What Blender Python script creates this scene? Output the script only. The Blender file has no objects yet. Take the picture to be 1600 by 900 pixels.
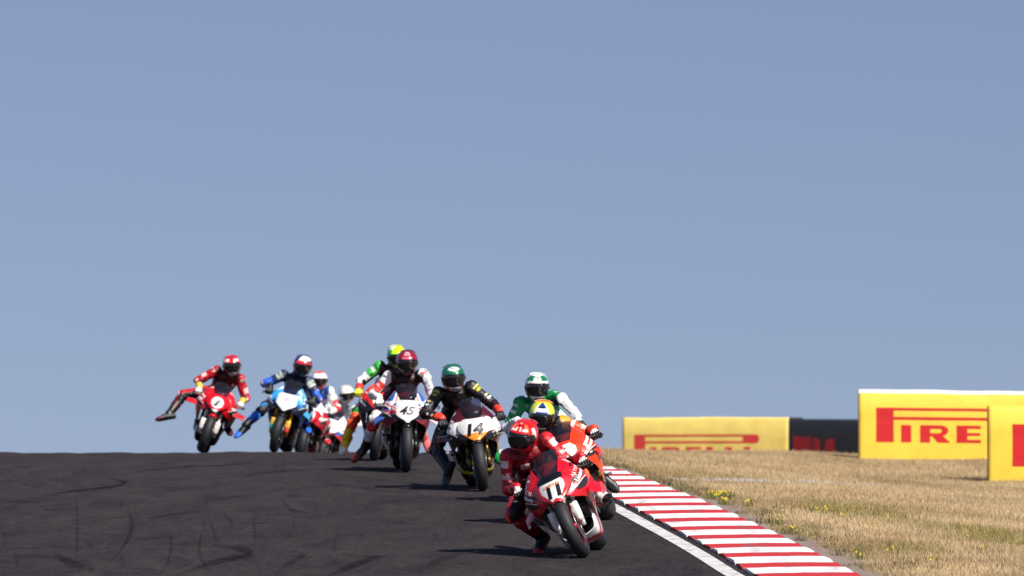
import bpy, bmesh, math, random
import numpy as np
from mathutils import Vector, Matrix
from mathutils.bvhtree import BVHTree

random.seed(7); rng = np.random.default_rng(7)
S = bpy.context.scene
COL = S.collection

# ------------------------------------------------------------------ camera
F = 10320.0                       # focal length in pixels of a 1600 px wide frame
YH = 740.0                        # row of the eye level
PITCH = math.atan((YH - 450.0) / F)
cam_d = bpy.data.cameras.new('camera'); cam = bpy.data.objects.new('camera', cam_d); COL.objects.link(cam)
cam_d.sensor_width = 36.0; cam_d.lens = 36.0 * F / 1600.0
cam_d.clip_start = 0.5; cam_d.clip_end = 9000.0
cam.location = (0, 0, 0); cam.rotation_euler = (math.pi / 2 + PITCH, 0, 0)
cam_d.dof.use_dof = True; cam_d.dof.focus_distance = 63.0; cam_d.dof.aperture_fstop = 4.5
S.camera = cam

# ------------------------------------------------------------------ sky, sun, exposure
TOSUN = Vector((0.54, -0.68, 0.90)).normalized()
W = bpy.data.worlds.new('World'); S.world = W; W.use_nodes = True
nt = W.node_tree; nt.nodes.clear()
sky = nt.nodes.new('ShaderNodeTexSky'); sky.sky_type = 'NISHITA'; sky.sun_disc = False
sky.sun_elevation = math.asin(TOSUN.z); sky.sun_rotation = math.atan2(TOSUN.x, TOSUN.y)
sky.altitude = 0; sky.air_density = 1.0; sky.dust_density = 1.0; sky.ozone_density = 2.5
tint = nt.nodes.new('ShaderNodeMix'); tint.data_type = 'RGBA'; tint.blend_type = 'MULTIPLY'
tint.inputs[0].default_value = 1.0; tint.inputs[7].default_value = (.95, .835, .91, 1)
bg = nt.nodes.new('ShaderNodeBackground'); bg.inputs[1].default_value = 0.08
wo = nt.nodes.new('ShaderNodeOutputWorld')
tcw = nt.nodes.new('ShaderNodeTexCoord'); va = nt.nodes.new('ShaderNodeVectorMath'); va.operation = 'ADD'; va.inputs[1].default_value = (0, 0, .12)
vn = nt.nodes.new('ShaderNodeVectorMath'); vn.operation = 'NORMALIZE'
nt.links.new(tcw.outputs['Generated'], va.inputs[0]); nt.links.new(va.outputs[0], vn.inputs[0]); nt.links.new(vn.outputs[0], sky.inputs[0])
nt.links.new(sky.outputs[0], tint.inputs[6]); nt.links.new(tint.outputs[2], bg.inputs[0]); nt.links.new(bg.outputs[0], wo.inputs[0])
sun_d = bpy.data.lights.new('sun', 'SUN'); sun = bpy.data.objects.new('sun', sun_d); COL.objects.link(sun)
sun_d.energy = 5.0; sun_d.angle = math.radians(0.5); sun_d.color = (1.0, 0.95, 0.87)
sun.rotation_euler = (-TOSUN).to_track_quat('-Z', 'Y').to_euler(); sun.location = (30, -20, 40)
S.view_settings.view_transform = 'Standard'; S.view_settings.look = 'None'
S.view_settings.exposure = 0.35; S.view_settings.gamma = 1.0; S.view_settings.use_curve_mapping = False

# ------------------------------------------------------------------ pixel <-> place
CP, SP = math.cos(PITCH), math.sin(PITCH)
def P(px, py, Y):
    """point at forward distance Y that the photograph shows at (px, py)"""
    u = (px - 800.0) / F; v = (450.0 - py) / F
    d = (u, CP - v * SP, SP + v * CP)
    k = Y / d[1]
    return Vector((d[0] * k, Y, d[2] * k))
def proj(p):
    y = p[1] * CP + p[2] * SP; z = -p[1] * SP + p[2] * CP
    return (800 + F * p[0] / y, 450 - F * z / y)

# ------------------------------------------------------------------ materials
MATS = {}
def srgb(h):
    h = h.lstrip('#'); c = [int(h[i:i + 2], 16) / 255 for i in (0, 2, 4)]
    return tuple(x / 12.92 if x <= .04045 else ((x + .055) / 1.055) ** 2.4 for x in c)
def new_mat(name):
    m = bpy.data.materials.new(name); m.use_nodes = True
    n = m.node_tree; b = n.nodes['Principled BSDF']; MATS[name] = m
    return m, n, b
def node(n, t, **kw):
    x = n.nodes.new(t)
    for k, v in kw.items(): setattr(x, k, v)
    return x
def solid(name, col, rough=.5, metal=0., coat=0., bump=0., bscale=300., var=0., spec=.5):
    if name in MATS: return MATS[name]
    m, n, b = new_mat(name)
    b.inputs['Base Color'].default_value = (*col, 1); b.inputs['Roughness'].default_value = rough
    b.inputs['Metallic'].default_value = metal; b.inputs['Coat Weight'].default_value = coat
    b.inputs['Specular IOR Level'].default_value = spec
    tc = node(n, 'ShaderNodeTexCoord')
    nz = node(n, 'ShaderNodeTexNoise'); nz.inputs['Scale'].default_value = bscale if bump else 9.
    nz.inputs['Detail'].default_value = 4
    n.links.new(tc.outputs['Object'], nz.inputs['Vector'])
    if bump:
        bp = node(n, 'ShaderNodeBump'); bp.inputs['Strength'].default_value = bump; bp.inputs['Distance'].default_value = .004
        n.links.new(nz.outputs[0], bp.inputs['Height']); n.links.new(bp.outputs[0], b.inputs['Normal'])
    r = node(n, 'ShaderNodeMapRange'); r.inputs[3].default_value = max(0, rough - .08); r.inputs[4].default_value = min(1, rough + .08)
    n.links.new(nz.outputs[0], r.inputs[0]); n.links.new(r.outputs[0], b.inputs['Roughness'])
    return m
def attr_mat(name, rough, coat=0., bump=0., bscale=40., detail=3., dist=.01, spec=.5):
    m, n, b = new_mat(name)
    a = node(n, 'ShaderNodeAttribute', attribute_name='Col')
    tc = node(n, 'ShaderNodeTexCoord')
    nz = node(n, 'ShaderNodeTexNoise'); nz.inputs['Scale'].default_value = bscale; nz.inputs['Detail'].default_value = detail
    n.links.new(tc.outputs['Object'], nz.inputs['Vector'])
    nd = node(n, 'ShaderNodeTexNoise'); nd.inputs['Scale'].default_value = 14.; nd.inputs['Detail'].default_value = 5
    n.links.new(tc.outputs['Object'], nd.inputs['Vector'])
    r = node(n, 'ShaderNodeMapRange'); r.inputs[1].default_value = .3; r.inputs[2].default_value = .7
    r.inputs[3].default_value = .86; r.inputs[4].default_value = 1.06
    n.links.new(nd.outputs[0], r.inputs[0])
    mx = node(n, 'ShaderNodeMix', data_type='RGBA', blend_type='MULTIPLY'); mx.inputs[0].default_value = 1
    n.links.new(a.outputs['Color'], mx.inputs[6]); n.links.new(r.outputs[0], mx.inputs[7])
    n.links.new(mx.outputs[2], b.inputs['Base Color'])
    r2 = node(n, 'ShaderNodeMapRange'); r2.inputs[3].default_value = max(0.02, rough - .1); r2.inputs[4].default_value = min(1, rough + .12)
    n.links.new(nd.outputs[0], r2.inputs[0]); n.links.new(r2.outputs[0], b.inputs['Roughness'])
    b.inputs['Coat Weight'].default_value = coat; b.inputs['Coat Roughness'].default_value = .08
    b.inputs['Specular IOR Level'].default_value = spec
    if bump:
        bp = node(n, 'ShaderNodeBump'); bp.inputs['Strength'].default_value = bump; bp.inputs['Distance'].default_value = dist
        n.links.new(nz.outputs[0], bp.inputs['Height']); n.links.new(bp.outputs[0], b.inputs['Normal'])
    return m
PAINT = attr_mat('fairing_paint', .28, .6)
LEATHER = attr_mat('race_leather', .46, 0, .55, 26., 4., .02)
SHELL = attr_mat('helmet_shell', .22, .7)
BOOTM = attr_mat('boot_shell', .42, 0, .25, 60., 3.)
RUBBER = solid('tyre_rubber', (.013, .013, .014), .62, bump=.25, bscale=500.)
BLACK = solid('black_plastic', (.012, .012, .013), .45)
CARBON = solid('carbon_fibre', (.018, .018, .02), .32, coat=.3)
DARKMETAL = solid('dark_metal', (.06, .06, .065), .38, .8)
STEEL = solid('bare_steel', (.45, .45, .46), .3, 1.)
GOLD = solid('gold_anodised', (.62, .36, .08), .3, .9)
DISC = solid('brake_disc_steel', (.30, .30, .31), .35, 1.)
BRONZE = solid('exhaust_titanium', (.42, .25, .17), .35, .9)
VISOR = solid('dark_visor', (.006, .006, .008), .07, coat=.5)
m, n, b = new_mat('tinted_screen')
b.inputs['Base Color'].default_value = (.02, .02, .03, 1); b.inputs['Roughness'].default_value = .06
tr = node(n, 'ShaderNodeBsdfTransparent'); tr.inputs[0].default_value = (.36, .34, .46, 1)
mxs = node(n, 'ShaderNodeMixShader'); mxs.inputs[0].default_value = .55
out = n.nodes['Material Output']
n.links.new(tr.outputs[0], mxs.inputs[1]); n.links.new(b.outputs[0], mxs.inputs[2]); n.links.new(mxs.outputs[0], out.inputs[0])
SCREEN = m
def ink(h, rough=.4):
    return solid('ink_' + h.strip('#'), srgb(h), rough)
def metal_col(h, rough=.35, metal=.6):
    return solid('metal_' + h.strip('#'), srgb(h), rough, metal)

# ------------------------------------------------------------------ mesh helpers
def link(name, me, parent=None):
    o = bpy.data.objects.new(name, me); COL.objects.link(o)
    if parent is not None: o.parent = parent
    return o
def set_cols(me, cols):
    a = me.color_attributes.new('Col', 'FLOAT_COLOR', 'POINT')
    c = np.ones((len(me.vertices), 4), 'f'); c[:, :3] = cols
    a.data.foreach_set('color', c.ravel())
def make_mesh(name, v, f, mat=None, cols=None, smooth=True):
    me = bpy.data.meshes.new(name)
    me.from_pydata([tuple(map(float, x)) for x in v], [], [tuple(map(int, x)) for x in f]); me.update()
    if smooth and len(me.polygons): me.polygons.foreach_set('use_smooth', [True] * len(me.polygons))
    if mat: me.materials.append(mat)
    if cols is not None: set_cols(me, np.array(cols, 'f'))
    return me
def mobj(name, v, f, mat, parent=None, cols=None, smooth=True, solidify=0., bevel=0.):
    o = link(name, make_mesh(name, v, f, mat, cols, smooth), parent)
    if solidify:
        s = o.modifiers.new('thickness', 'SOLIDIFY'); s.thickness = solidify; s.offset = -1
    if bevel:
        bm = o.modifiers.new('bevel', 'BEVEL'); bm.width = bevel; bm.segments = 2; bm.limit_method = 'ANGLE'
    return o
def tag(o, label, cat, group=None):
    o['label'] = label; o['category'] = cat
    if group: o['group'] = group
def empty(name, mat4):
    o = bpy.data.objects.new(name, None); COL.objects.link(o); o.empty_display_size = .2
    o.matrix_world = mat4
    return o
def cr(pts, t):
    pts = np.asarray(pts, float); n = len(pts)
    t = np.asarray(t, float) * (n - 1); i = np.clip(t.astype(int), 0, n - 2); u = (t - i)
    u = u.reshape(u.shape + (1,) * (pts.ndim - 1))
    g = lambda k: pts[np.clip(k, 0, n - 1)]
    p1, p2 = g(i), g(i + 1)
    p0 = np.where((i - 1 < 0).reshape(u.shape[:1] + (1,) * (pts.ndim - 1)), 2 * p1 - p2, g(i - 1))
    p3 = np.where((i + 2 > n - 1).reshape(u.shape[:1] + (1,) * (pts.ndim - 1)), 2 * p2 - p1, g(i + 2))
    return .5 * (2 * p1 + (p2 - p0) * u + (2 * p0 - 5 * p1 + 4 * p2 - p3) * u ** 2 + (3 * p1 - p0 - 3 * p2 + p3) * u ** 3)
def surf(ctrl, nu, nv):
    c = np.asarray(ctrl, float)                       # rows (v) x cols (u) x 3
    a = cr(c, np.linspace(0, 1, nv))                  # nv x cols x 3
    b_ = cr(a.transpose(1, 0, 2), np.linspace(0, 1, nu)).transpose(1, 0, 2)
    v = b_.reshape(-1, 3)
    f = [(j * nu + i, j * nu + i + 1, (j + 1) * nu + i + 1, (j + 1) * nu + i) for j in range(nv - 1) for i in range(nu - 1)]
    return v, f
def flip(f): return [tuple(reversed(x)) for x in f]
def mirror_y(v, f):
    v = np.array(v, float).copy(); v[:, 1] *= -1
    return v, flip(f)
def tube(pts, rad, seg=10, cap=True, v=None, f=None):
    """tapered tube through pts; appended to v, f"""
    v = [] if v is None else v; f = [] if f is None else f
    pts = [Vector(p) for p in pts]; n = len(pts)
    rad = [rad] * n if np.isscalar(rad) else rad
    base = len(v); ref = None
    for k in range(n):
        d = (pts[min(k + 1, n - 1)] - pts[max(k - 1, 0)]).normalized()
        if ref is None or abs(ref.dot(d)) > .98: ref = Vector((0, 0, 1)) if abs(d.z) < .9 else Vector((1, 0, 0))
        s = d.cross(ref).normalized(); t_ = s.cross(d).normalized(); ref = t_
        for i in range(seg):
            a = 2 * math.pi * i / seg
            v.append(tuple(pts[k] + (s * math.cos(a) + t_ * math.sin(a)) * rad[k]))
    for k in range(n - 1):
        for i in range(seg):
            j = (i + 1) % seg
            f.append((base + k * seg + i, base + k * seg + j, base + (k + 1) * seg + j, base + (k + 1) * seg + i))
    if cap:
        f.append(tuple(base + i for i in reversed(range(seg)))); f.append(tuple(base + (n - 1) * seg + i for i in range(seg)))
    return v, f
def box(c, s, v=None, f=None, R=None):
    v = [] if v is None else v; f = [] if f is None else f
    b0 = len(v)
    for dz in (-.5, .5):
        for dx, dy in ((-.5, -.5), (.5, -.5), (.5, .5), (-.5, .5)):
            q = Vector((dx * s[0], dy * s[1], dz * s[2]))
            if R is not None: q = R @ q
            v.append(tuple(Vector(c) + q))
    for q in ((3, 2, 1, 0), (4, 5, 6, 7), (0, 1, 5, 4), (1, 2, 6, 5), (2, 3, 7, 6), (3, 0, 4, 7)):
        f.append(tuple(b0 + i for i in q))
    return v, f
def ellipsoid(c, ax, r, v, f, nu=12, nv=8):
    """ax: three unit vectors, r: three radii"""
    b0 = len(v)
    v.append(tuple(Vector(c) - ax[2] * r[2]))
    for j in range(1, nv):
        e = -math.pi / 2 + math.pi * j / nv
        for i in range(nu):
            a = 2 * math.pi * i / nu
            v.append(tuple(Vector(c) + ax[0] * (r[0] * math.cos(e) * math.cos(a)) + ax[1] * (r[1] * math.cos(e) * math.sin(a)) + ax[2] * (r[2] * math.sin(e))))
    v.append(tuple(Vector(c) + ax[2] * r[2]))
    top = len(v) - 1
    for i in range(nu):
        f.append((b0, b0 + 1 + (i + 1) % nu, b0 + 1 + i))
        f.append((top, b0 + 1 + (nv - 2) * nu + i, b0 + 1 + (nv - 2) * nu + (i + 1) % nu))
    for j in range(nv - 2):
        for i in range(nu):
            k = (i + 1) % nu
            f.append((b0 + 1 + j * nu + i, b0 + 1 + j * nu + k, b0 + 1 + (j + 1) * nu + k, b0 + 1 + (j + 1) * nu + i))
def capsule(a, b_, ra, rb, v, f, seg=12):
    a = Vector(a); b_ = Vector(b_); d = b_ - a; L = d.length; d.normalize()
    pts, rad = [], []
    for k in range(4):
        t = math.pi / 2 * k / 4 + .12; pts.append(a - d * ra * math.cos(t)); rad.append(ra * math.sin(t))
    for k in range(4):
        t = math.pi / 2 * (1 - k / 4) ; pts.append(b_ + d * rb * math.cos(t)); rad.append(rb * math.sin(t))
    pts.append(b_ + d * rb); rad.append(rb * .1)
    tube(pts, rad, seg, True, v, f)
def loft(secs, v, f, seg=18, p=2.3):
    """secs: (centre, lateral axis, depth axis, half width, half depth)"""
    b0 = len(v)
    for c, l, dpt, rx, ry in secs:
        for i in range(seg):
            a = 2 * math.pi * i / seg; ca, sa = math.cos(a), math.sin(a)
            v.append(tuple(Vector(c) + l * (rx * math.copysign(abs(ca) ** (2 / p), ca)) + dpt * (ry * math.copysign(abs(sa) ** (2 / p), sa))))
    n = len(secs)
    for k in range(n - 1):
        for i in range(seg):
            j = (i + 1) % seg
            f.append((b0 + k * seg + i, b0 + k * seg + j, b0 + (k + 1) * seg + j, b0 + (k + 1) * seg + i))
    f.append(tuple(b0 + i for i in reversed(range(seg)))); f.append(tuple(b0 + (n - 1) * seg + i for i in range(seg)))
def remesh(v, f, voxel, smooth=2):
    me = make_mesh('tmp', v, f)
    bm = bmesh.new(); bm.from_mesh(me); bmesh.ops.recalc_face_normals(bm, faces=bm.faces); bm.to_mesh(me); bm.free()
    o = link('tmp', me)
    r = o.modifiers.new('r', 'REMESH'); r.mode = 'VOXEL'; r.voxel_size = voxel
    if smooth:
        s = o.modifiers.new('s', 'SMOOTH'); s.factor = .5; s.iterations = smooth
    dg = bpy.context.evaluated_depsgraph_get()
    res = bpy.data.meshes.new_from_object(o.evaluated_get(dg))
    bpy.data.objects.remove(o); bpy.data.meshes.remove(me)
    res.polygons.foreach_set('use_smooth', [True] * len(res.polygons))
    return res
def mesh_np(me):
    a = np.empty(len(me.vertices) * 3, 'f'); me.vertices.foreach_get('co', a); return a.reshape(-1, 3)

TEXTS = {}
def text_mesh(body, bold=.02, shear=0., space=1.):
    key = (body, bold, shear, space)
    if key in TEXTS: return TEXTS[key]
    c = bpy.data.curves.new('t', 'FONT'); c.body = body; c.align_x = 'CENTER'; c.align_y = 'CENTER'
    c.offset = bold; c.shear = shear; c.space_character = space; c.resolution_u = 4
    o = link('t', c); dg = bpy.context.evaluated_depsgraph_get()
    me = bpy.data.meshes.new_from_object(o.evaluated_get(dg)); bpy.data.objects.remove(o)
    bm = bmesh.new(); bm.from_mesh(me); bmesh.ops.triangulate(bm, faces=bm.faces)
    for _ in range(2):
        lg = [e for e in bm.edges if e.calc_length() > .16]
        if lg: bmesh.ops.subdivide_edges(bm, edges=lg, cuts=1); bmesh.ops.triangulate(bm, faces=bm.faces)
    v = np.array([x.co[:] for x in bm.verts]); bm.verts.index_update()
    f = [tuple(q.index for q in x.verts) for x in bm.faces]; bm.free()
    v[:, :2] -= (v[:, :2].max(0) + v[:, :2].min(0)) / 2
    TEXTS[key] = (v, f); return v, f
def decal(name, vf, size, o0, xd, yd, target, mat, parent, lift=.003, sx=1.):
    """lay a flat outline onto the surface of the object it is printed on"""
    v, f = vf; v = np.asarray(v, float)
    xd = Vector(xd).normalized(); nrm = xd.cross(Vector(yd)).normalized(); yd = nrm.cross(xd)
    bv = target if isinstance(target, BVHTree) else BVHTree.FromPolygons([tuple(x) for x in target[0]], target[1])
    outv, miss = [], []
    for q in v:
        p = Vector(o0) + xd * (q[0] * size * sx) + yd * (q[1] * size)
        h = bv.ray_cast(p + nrm * .25, -nrm, .6)
        miss.append(h[0] is None)
        outv.append(tuple((h[0] if h[0] is not None else p) + nrm * lift))
    f = [q for q in f if not any(miss[i] for i in q)]
    if not f: return None
    used = sorted({i for q in f for i in q}); ix = {k: j for j, k in enumerate(used)}
    return mobj(name, [outv[i] for i in used], [tuple(ix[i] for i in q) for q in f], mat, parent, smooth=False)
RECT = ([(-.5, -.5, 0), (-.17, -.5, 0), (.17, -.5, 0), (.5, -.5, 0), (-.5, .5, 0), (-.17, .5, 0), (.17, .5, 0), (.5, .5, 0)], [(0, 1, 5, 4), (1, 2, 6, 5), (2, 3, 7, 6)])
# ================================================================== SETTING
# long profile of the track: the ground rises away from the camera to a crest near 98 m
_prof = [(57, 900), (60, 871.5), (66, 823), (71, 787), (74.5, 767.5), (80.5, 738), (86, 720), (92, 711.5), (98, 707)]
PD = [0., 30.] + [p[0] for p in _prof] + [105., 112., 130., 163., 220., 320., 700.]
PZ = [-1.75, -1.55] + [P(800, y, d).z for d, y in _prof] + [.17, .03, -.5, -1.8, -4.5, -9., -20.]
PD = np.array(PD); PZ = np.array(PZ)
def _slopes(x, y):
    h = np.diff(x); d = np.diff(y) / h; m_ = np.zeros(len(x))
    for i in range(1, len(x) - 1):
        if d[i - 1] * d[i] > 0:
            w1 = 2 * h[i] + h[i - 1]; w2 = h[i] + 2 * h[i - 1]; m_[i] = (w1 + w2) / (w1 / d[i - 1] + w2 / d[i])
    m_[0] = d[0]; m_[-1] = d[-1]; return m_
PM = _slopes(PD, PZ)
def zt(d):
    d = np.clip(np.asarray(d, float), PD[0], PD[-1]); i = np.clip(np.searchsorted(PD, d) - 1, 0, len(PD) - 2)
    h = PD[i + 1] - PD[i]; t = (d - PD[i]) / h
    return ((2 * t ** 3 - 3 * t ** 2 + 1) * PZ[i] + (t ** 3 - 2 * t ** 2 + t) * h * PM[i] + (-2 * t ** 3 + 3 * t ** 2) * PZ[i + 1] + (t ** 3 - t ** 2) * h * PM[i + 1])
# right-hand edge of the track (outer edge of the white line), X as a function of distance
ED = np.array([0., 40., 57., 63.8, 71., 78., 85., 91., 100., 120., 160.])
EX = np.array([4.2, 2.8, 2.0, 1.61, 1.10, .56, -.02, -.45, -1.3, -3.6, -9.5])
def edge(d):
    d = np.clip(np.asarray(d, float), ED[0], ED[-1]); i = np.clip(np.searchsorted(ED, d) - 1, 0, len(ED) - 2)
    m_ = np.gradient(EX, ED); h = ED[i + 1] - ED[i]; t = (d - ED[i]) / h
    return ((2 * t ** 3 - 3 * t ** 2 + 1) * EX[i] + (t ** 3 - 2 * t ** 2 + t) * h * m_[i] + (-2 * t ** 3 + 3 * t ** 2) * EX[i + 1] + (t ** 3 - t ** 2) * h * m_[i + 1])
GAP, KW = .09, .86                 # asphalt gap beside the line, kerb width
def kerb_in(d): return edge(d) + GAP
def kerb_out(d): return edge(d) + GAP + KW
# ground height off the track: residual over zt, through points read from the photograph
_gp = [(1000, 710, 112), (1100, 709, 116), (1200, 708.5, 119), (1290, 711, 121), (950, 711, 103), (1341, 719, 118), (1545, 722, 116),
       (1420, 755, 100), (1545, 757, 105), (1600, 758, 104), (1700, 760, 102), (1040, 748, 82), (1240, 752, 88), (1600, 790, 84), (1600, 850, 67),
       (1600, 905, 57.5), (973, 733, 163), (1232, 733, 160), (1345, 738, 150)]
ctl = []
for px, py, d in _gp:
    q = P(px, py, d); ctl.append((q.x, d, q.z - float(zt(d))))
for d in range(40, 135, 6):
    ctl.append((float(kerb_out(d)), d, 0.)); ctl.append((float(kerb_out(d)) - 3., d, 0.))
for d in range(0, 420, 30):
    ctl.append((-16., d, 0.)); ctl.append((45., d, 0.))
for x in range(-10, 45, 8): ctl.append((x, 330., 0.))
ctl = np.array(ctl); SC = np.array([1., .22])
def _phi(a, b_): return np.sqrt((((a[:, None, :] - b_[None]) * SC) ** 2).sum(-1) + .05)
A_ = _phi(ctl[:, :2], ctl[:, :2]); WG = np.linalg.solve(A_ + np.eye(len(ctl)) * .02, ctl[:, 2])
def zg(X, Y):
    X = np.atleast_1d(np.asarray(X, float)); Y = np.atleast_1d(np.asarray(Y, float)); sh = np.broadcast(X, Y).shape
    q = np.stack([np.broadcast_to(X, sh).ravel(), np.broadcast_to(Y, sh).ravel()], 1); r = np.zeros(len(q))
    for i in range(0, len(q), 20000):
        r[i:i + 20000] = _phi(q[i:i + 20000], ctl[:, :2]) @ WG
    r *= np.clip(1 - (np.abs(q[:, 0] - 5) - 40) / 30, 0, 1) * np.clip(1 - (q[:, 1] - 300) / 60, 0, 1) * np.clip((q[:, 1] + 10) / 30, 0, 1)
    return (zt(q[:, 1]) + r).reshape(sh)
def on_track(px, py):
    """track point under a pixel in front of the crest"""
    ds = np.linspace(50, 97.5, 400); ys = np.array([proj((0, d, float(zt(d))))[1] for d in ds[::8]])
    d = np.interp(-py, -ys, ds[::8]); q = P(px, py, float(d)); return Vector((q.x, d, float(zt(d))))

# --- ground sheet
xs = np.concatenate([-np.geomspace(4000, 20, 22), np.arange(-18, 14, .4), np.geomspace(14, 4000, 28)])
ys = np.concatenate([[-3000, -800, -200, -60, -20], np.arange(0, 50, 5.), np.arange(50, 135, .6), np.arange(135, 230, 4.), np.geomspace(232, 7000, 26)])
GX, GY = np.meshgrid(xs, ys)
GZ = zg(GX, GY)
inside = np.clip((kerb_out(GY) + .02 - GX) / .25, 0, 1) * np.clip((GX + 12.4) / .4, 0, 1) * (GY > -50) * (GY < 230)
GZ = GZ - .09 * inside
nx = len(xs); V = np.stack([GX.ravel(), GY.ravel(), GZ.ravel()], 1)
Fq = [(j * nx + i, j * nx + i + 1, (j + 1) * nx + i + 1, (j + 1) * nx + i) for j in range(len(ys) - 1) for i in range(nx - 1)]
m, n, b = new_mat('dry_ground')
geo = node(n, 'ShaderNodeNewGeometry')
n1 = node(n, 'ShaderNodeTexNoise'); n1.inputs['Scale'].default_value = 1.3; n1.inputs['Detail'].default_value = 8
n2 = node(n, 'ShaderNodeTexNoise'); n2.inputs['Scale'].default_value = 18.; n2.inputs['Detail'].default_value = 5
for q in (n1, n2): n.links.new(geo.outputs['Position'], q.inputs['Vector'])
rp = node(n, 'ShaderNodeValToRGB'); e = rp.color_ramp.elements
e[0].position = .3; e[0].color = (.13, .095, .05, 1); e[1].position = .7; e[1].color = (.33, .25, .13, 1)
ad = node(n, 'ShaderNodeMath', operation='ADD'); ad.inputs[1].default_value = 0
ml = node(n, 'ShaderNodeMath', operation='MULTIPLY'); ml.inputs[1].default_value = .5
n.links.new(n2.outputs[0], ml.inputs[0]); n.links.new(ml.outputs[0], ad.inputs[1])
m5 = node(n, 'ShaderNodeMath', operation='MULTIPLY'); m5.inputs[1].default_value = .5
n.links.new(n1.outputs[0], m5.inputs[0]); n.links.new(m5.outputs[0], ad.inputs[0])
n.links.new(ad.outputs[0], rp.inputs[0]); n.links.new(rp.outputs[0], b.inputs['Base Color']); b.inputs['Roughness'].default_value = .95
bp = node(n, 'ShaderNodeBump'); bp.inputs['Strength'].default_value = .6; bp.inputs['Distance'].default_value = .03
n.links.new(n2.outputs[0], bp.inputs['Height']); n.links.new(bp.outputs[0], b.inputs['Normal'])
ground = mobj('ground', V, Fq, m); ground['kind'] = 'structure'

# --- race track
def strip(name, d0, d1, step, fl, fr, lift, mat, nacross=2, kind='structure', parent=None):
    ds = np.arange(d0, d1 + step * .5, step); v = []
    for d in ds:
        a, c = float(fl(d)), float(fr(d))
        for k in range(nacross + 1):
            v.append((a + (c - a) * k / nacross, d, float(zt(d)) + lift))
    w = nacross + 1
    f = [(j * w + i, j * w + i + 1, (j + 1) * w + i + 1, (j + 1) * w + i) for j in range(len(ds) - 1) for i in range(nacross)]
    o = mobj(name, v, f, mat, parent)
    if kind and parent is None: o['kind'] = kind
    return o
m, n, b = new_mat('asphalt')
geo = node(n, 'ShaderNodeNewGeometry')
mp = node(n, 'ShaderNodeMapping'); mp.inputs['Rotation'].default_value = (0, 0, -.06); mp.inputs['Scale'].default_value = (1., .16, 1.)
n.links.new(geo.outputs['Position'], mp.inputs[0])
def noise(scale, detail, vec, rough=.55, dist=0.):
    q = node(n, 'ShaderNodeTexNoise'); q.inputs['Scale'].default_value = scale; q.inputs['Detail'].default_value = detail
    q.inputs['Roughness'].default_value = rough; q.inputs['Distortion'].default_value = dist
    n.links.new(vec, q.inputs['Vector']); return q
st = noise(19., 5, mp.outputs[0], .65, .5)
mp2 = node(n, 'ShaderNodeMapping'); mp2.inputs['Rotation'].default_value = (0, 0, .02); mp2.inputs['Scale'].default_value = (1., .22, 1.); n.links.new(geo.outputs['Position'], mp2.inputs[0])
big = noise(1.6, 7, mp2.outputs[0], .65, 1.2)
gr = noise(55, 3, geo.outputs['Position'], .7)
rp = node(n, 'ShaderNodeValToRGB'); e = rp.color_ramp.elements
e[0].position = .37; e[0].color = (.0165, .0150, .0168, 1); e[1].position = .62; e[1].color = (.044, .037, .0382, 1)
def mix(a, b_, f_):
    q = node(n, 'ShaderNodeMix'); q.inputs[0].default_value = f_; n.links.new(a, q.inputs[2]); n.links.new(b_, q.inputs[3]); return q.outputs[0]
mm = mix(mix(st.outputs[0], big.outputs[0], .55), gr.outputs[0], .12)
n.links.new(mm, rp.inputs[0]); n.links.new(rp.outputs[0], b.inputs['Base Color'])
b.inputs['Roughness'].default_value = .95; b.inputs['Specular IOR Level'].default_value = .08
bp = node(n, 'ShaderNodeBump'); bp.inputs['Strength'].default_value = .5; bp.inputs['Distance'].default_value = .008
n.links.new(gr.outputs[0], bp.inputs['Height']); n.links.new(bp.outputs[0], b.inputs['Normal'])
ASPH = m
track = strip('race_track', -40, 219, .5, lambda d: -12.2 + 0 * d, lambda d: edge(d) + GAP + .06, 0., ASPH, 96)
co = mesh_np(track.data).copy(); k = np.clip((co[:, 1] - 93) / 4, 0, 1) * np.clip((110 - co[:, 1]) / 6, 0, 1); X_ = co[:, 0]
co[:, 2] += k * .007 * (np.sin(1.3 * X_) + .7 * np.sin(3.1 * X_ + 1) + .6 * np.sin(7.3 * X_ + .4) + .5 * np.sin(15 * X_))
track.data.vertices.foreach_set('co', co.ravel()); track.data.update()

# --- painted edge line
m, n, b = new_mat('line_paint')
geo = node(n, 'ShaderNodeNewGeometry')
q = noise(7, 8, geo.outputs['Position'], .7)
rp = node(n, 'ShaderNodeValToRGB'); e = rp.color_ramp.elements
e[0].position = .36; e[0].color = (.18, .17, .17, 1); e[1].position = .50; e[1].color = (.62, .61, .60, 1)
n.links.new(q.outputs[0], rp.inputs[0]); n.links.new(rp.outputs[0], b.inputs['Base Color']); b.inputs['Roughness'].default_value = .7
line = strip('edge_line', 20, 140, .5, lambda d: edge(d) - .16, lambda d: edge(d), .005, m, 1, parent=track)

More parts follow.
